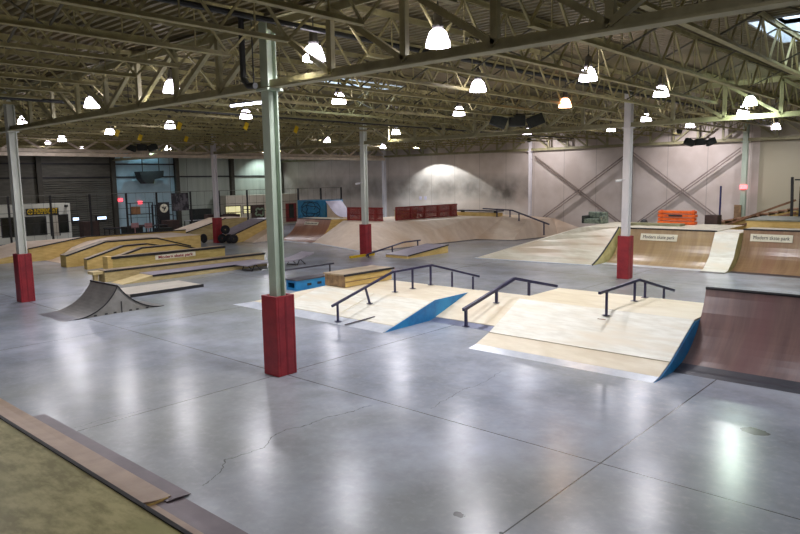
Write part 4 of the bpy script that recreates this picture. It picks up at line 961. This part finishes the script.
# unit heater on the blue wall
a = GX(150, 176, -36.9)
t = thing('unit_heater', 'black boxy unit heater hung before the pale blue wall', 'heater', a)
zc = a[2]
MB().prism([(a[1]-.95, zc+.32), (a[1]+.95, zc+.38), (a[1]+.9, zc-.1), (a[1]+.2, zc-.25), (a[1]+.1, zc-.55), (a[1]-.5, zc-.55), (a[1]-.8, zc-.2)], -37.4, -36.6, 'y').build('heater_body', spk, t)
MB().tube((-37, a[1]-.5, zc+.3), (-37, a[1]-.5, 6.56), .03).tube((-37, a[1]+.8, zc+.3), (-37, a[1]+.8, 6.56), .03).build('hanger', dark, t)
# screens
for u, v, w, l in ((76, 219, .38, 'small glowing screen right of the white office booth'), (102, 218, .62, 'wider glowing screen on the dark left wall')):
    a = GX(u, v, XL+.35)
    t = thing('wall_screen', l, 'screen', a); MB().box(XL+.1, XL+.34, a[1]-w/2-.04, a[1]+w/2+.04, a[2]-.13, a[2]+.13).build('screen_case', black, t); MB().box(XL+.34, XL+.345, a[1]-w/2, a[1]+w/2, a[2]-.09, a[2]+.09).build('display', screen_m, t)
# banner and round-mark board
a, c = GX(172, 211, -33.5), GX(188, 193, -33.5)
t = thing('hanging_banner', 'tall grey banner with dark figures behind the fence', 'banner', (-33.5, a[1], a[2]))
MB().box(-33.52, -33.48, a[1], c[1], a[2], c[2]).build('banner_cloth', mat('banner_grey', (92, 88, 92), (34, 32, 36), .7, 2.2, lo=.45, hi=.55), t); MB().bar((-33.5, a[1], c[2]), (-33.5, c[1], c[2]), .05).tube((-33.5, a[1], c[2]), (-33.5, a[1], 6.56), .01).tube((-33.5, c[1], c[2]), (-33.5, c[1], 6.56), .01).build('banner_rod', dark, t)
a, c = GX(159, 216, -33), GX(169, 202, -33)
t = thing('poster_board', 'black standing board with a round white emblem behind the fence', 'board', (-33, a[1], 0))
MB().box(-33.04, -33, a[1], c[1], 0, c[2]).build('board_panel', black, t)
yc, zc = (a[1]+c[1])/2, (a[2]+c[2])/2+.05
MB().lathe([(.0, 0), (.3, 0), (.3, .01), (0, .01)], (-32.995, yc, zc), 20, 'x').build('round_emblem', signw, t)
MB().bar((-32.97, yc-.16, zc+.05), (-32.97, yc+.12, zc-.02), .02, .08).bar((-32.97, yc-.02, zc-.16), (-32.97, yc+.1, zc+.1), .02, .06).build('emblem_mark', black, t)
# racks, tables and cartons
def rack(label, x, y, w, h_, n=3):
    t = thing('storage_rack', label, 'rack', (x, y, 0))
    for sy in (0, w):
        for sx in (0, .5): MB().bar((x+sx, y+sy, 0), (x+sx, y+sy, h_), .05).build('upright', black, t)
    for k in range(n): MB().box(x, x+.5, y, y+w, (k+1)*h_/n-.04, (k+1)*h_/n).build('shelf', dark, t)
rack('tall black rack behind the fence below the blue wall, left one', -34.5, 14.2, 1.6, 2.3)
rack('tall black rack behind the fence below the blue wall, right one', -34.5, 16.0, 1.3, 2.1)
def table(label, x, y, w, h_=.8, m=black):
    t = thing('work_table', label, 'table', (x, y, 0)); MB().box(x, x+.8, y, y+w, h_-.04, h_).build('table_top', m, t)
    for sy in (.06, w-.06):
        for sx in (.06, .74): MB().bar((x+sx, y+sy, 0), (x+sx, y+sy, h_-.04), .05).build('leg', dark, t)
tops = mat('pale_counter', (150, 152, 158), None, .4)
table('black table behind the fence in front of the screens', -33, 11.8, 1.8)
table('long grey-topped counter behind the fence left of the tyre column', -32.5, 17.2, 2.6, 1.0, tops)
table('dark work table below the two pink notices', -32.3, 13.9, 1.6, .85)
cart = mat('carton', (150, 108, 70), (126, 88, 56), .7, 5)
for k, (x, y, z, sx, sy, sz, l, m_) in enumerate([(-34.4, 14.4, 1.535, .4, .5, .5, 'brown carton on the shelf of the left rack', cart), (-34.4, 16.3, 1.42, .4, .45, .55, 'brown carton high on the right rack', cart), (-32.1, 18.6, 1.0, .5, .6, .35, 'dark case on the grey-topped counter', boxdark),
        (-31.4, 18.4, 0, .6, .7, .75, 'brown carton on the floor left of the tyre column', cart), (-31.1, 16.9, 0, .6, .9, .8, 'black equipment case on the floor behind the fence', spk), (-33.2, 10.4, 0, .6, 1.0, 1.3, 'dark cabinet right of the glowing wall screen', boxdark), (-31.3, 14.4, 0, .5, 1.0, .7, 'low black case in front of the dark work table', spk), (-34.0, 18.6, 0, .7, 1.4, 1.7, 'tall black cabinet under the grey banner', spk), (-33.6, 20.6, 0, .8, 1.5, 1.2, 'brown wooden crate behind the tyre column', boxdark), (-32.6, 15.6, 0, .8, .9, 1.1, 'dark cabinet right of the dark work table', boxdark), (-31.6, 12.3, 0, .7, 1.1, .9, 'dark box below the left fence post', spk), (-31.9, 20.0, 0, .5, .8, 1.35, 'tall dark case close to the tyre column', boxdark)]):
    o = MB().box(x, x+sx, y, y+sy, z, z+sz).box(x+.02, x+sx-.02, y+sy*.45, y+sy*.55, z+sz, z+sz+.004).build('storage_box', m_, loc=(x, y, z)); tag(o, l, 'box')
for u, l in ((135, 'left of two pink notices below the racks'), (148.5, 'right of two pink notices below the racks')):
    a = GX(u, 225.5, -30.5); z = a[2]
    o = MB().box(-30.52, -30.5, a[1]-.25, a[1]+.25, z-.16, z+.16).bar((-30.53, a[1], 0), (-30.53, a[1], z), .04).build('pink_notice', mat('pink_notice', (206, 156, 160), None, .5), loc=(-30.5, a[1], 0)); tag(o, l, 'notice')

# ------------------------------------------------------------------ foreground deck and its ramp
zD = 1.4; yE = G(90, 474, zD)[1]
t = thing('viewing_deck', 'olive scuffed plywood deck with ramp in the bottom left corner', 'ramp', (0, yE, 0))
MB().box(-8, 7.6, yE-4, yE, zD-.06, zD).build('deck_surface', deckgreen, t)
MB().box(-8, 7.6, yE-.012, yE+.02, zD-.07, zD+.012).build('coping', black, t)
MB().box(-8, 7.6, yE-4, yE-.2, 0, zD-.06).build('deck_frame', yply, t)
R_ = 2.2
def rampdown(yend, x0, x1, lift, nm):
    a1 = math.acos(1-(zD-.05)/R_); run = R_*math.sin(a1); k = (yend-(yE+.03))/run
    pr = [(yend-k*R_*math.sin(a1*i/16), R_*(1-math.cos(a1*i/16))+lift) for i in range(17)]
    MB().sheet(pr, .018, x0, x1).build(nm, mat('brown_ramp_sheet', (156, 134, 110), (138, 116, 96), .42, 2, (2, 1, 1)), t)
ystrip = G(90, 459)[1]
rampdown(ystrip+.1, G(10, 417)[0]-4, 3.04, .045, 'ramp_sheet'); rampdown(ystrip-.05, 3.04, 7.6, .02, 'ramp_sheet')
x0 = G(34, 418)[0]
MB().prism([(ystrip, .032), (ystrip+.1, .036), (-3.81, .018), (-3.81, .012), (ystrip, .02)], x0, 3.12).build('threshold_plate', mat('purple_steel', (96, 84, 88), (78, 68, 72), .36, 2.5, metal=.3), t)
MB().box(2.98, 3.05, ystrip-.35, ystrip+.06, .0, .044).build('ply_edge', yply, t)
MB().prism([(ystrip-.15, .024), (ystrip, .02), (-3.9, .006), (-3.9, 0), (ystrip-.15, .005)], 3.05, 7.6).build('threshold_plate', mat('purple_steel', (1, 1, 1)), t)
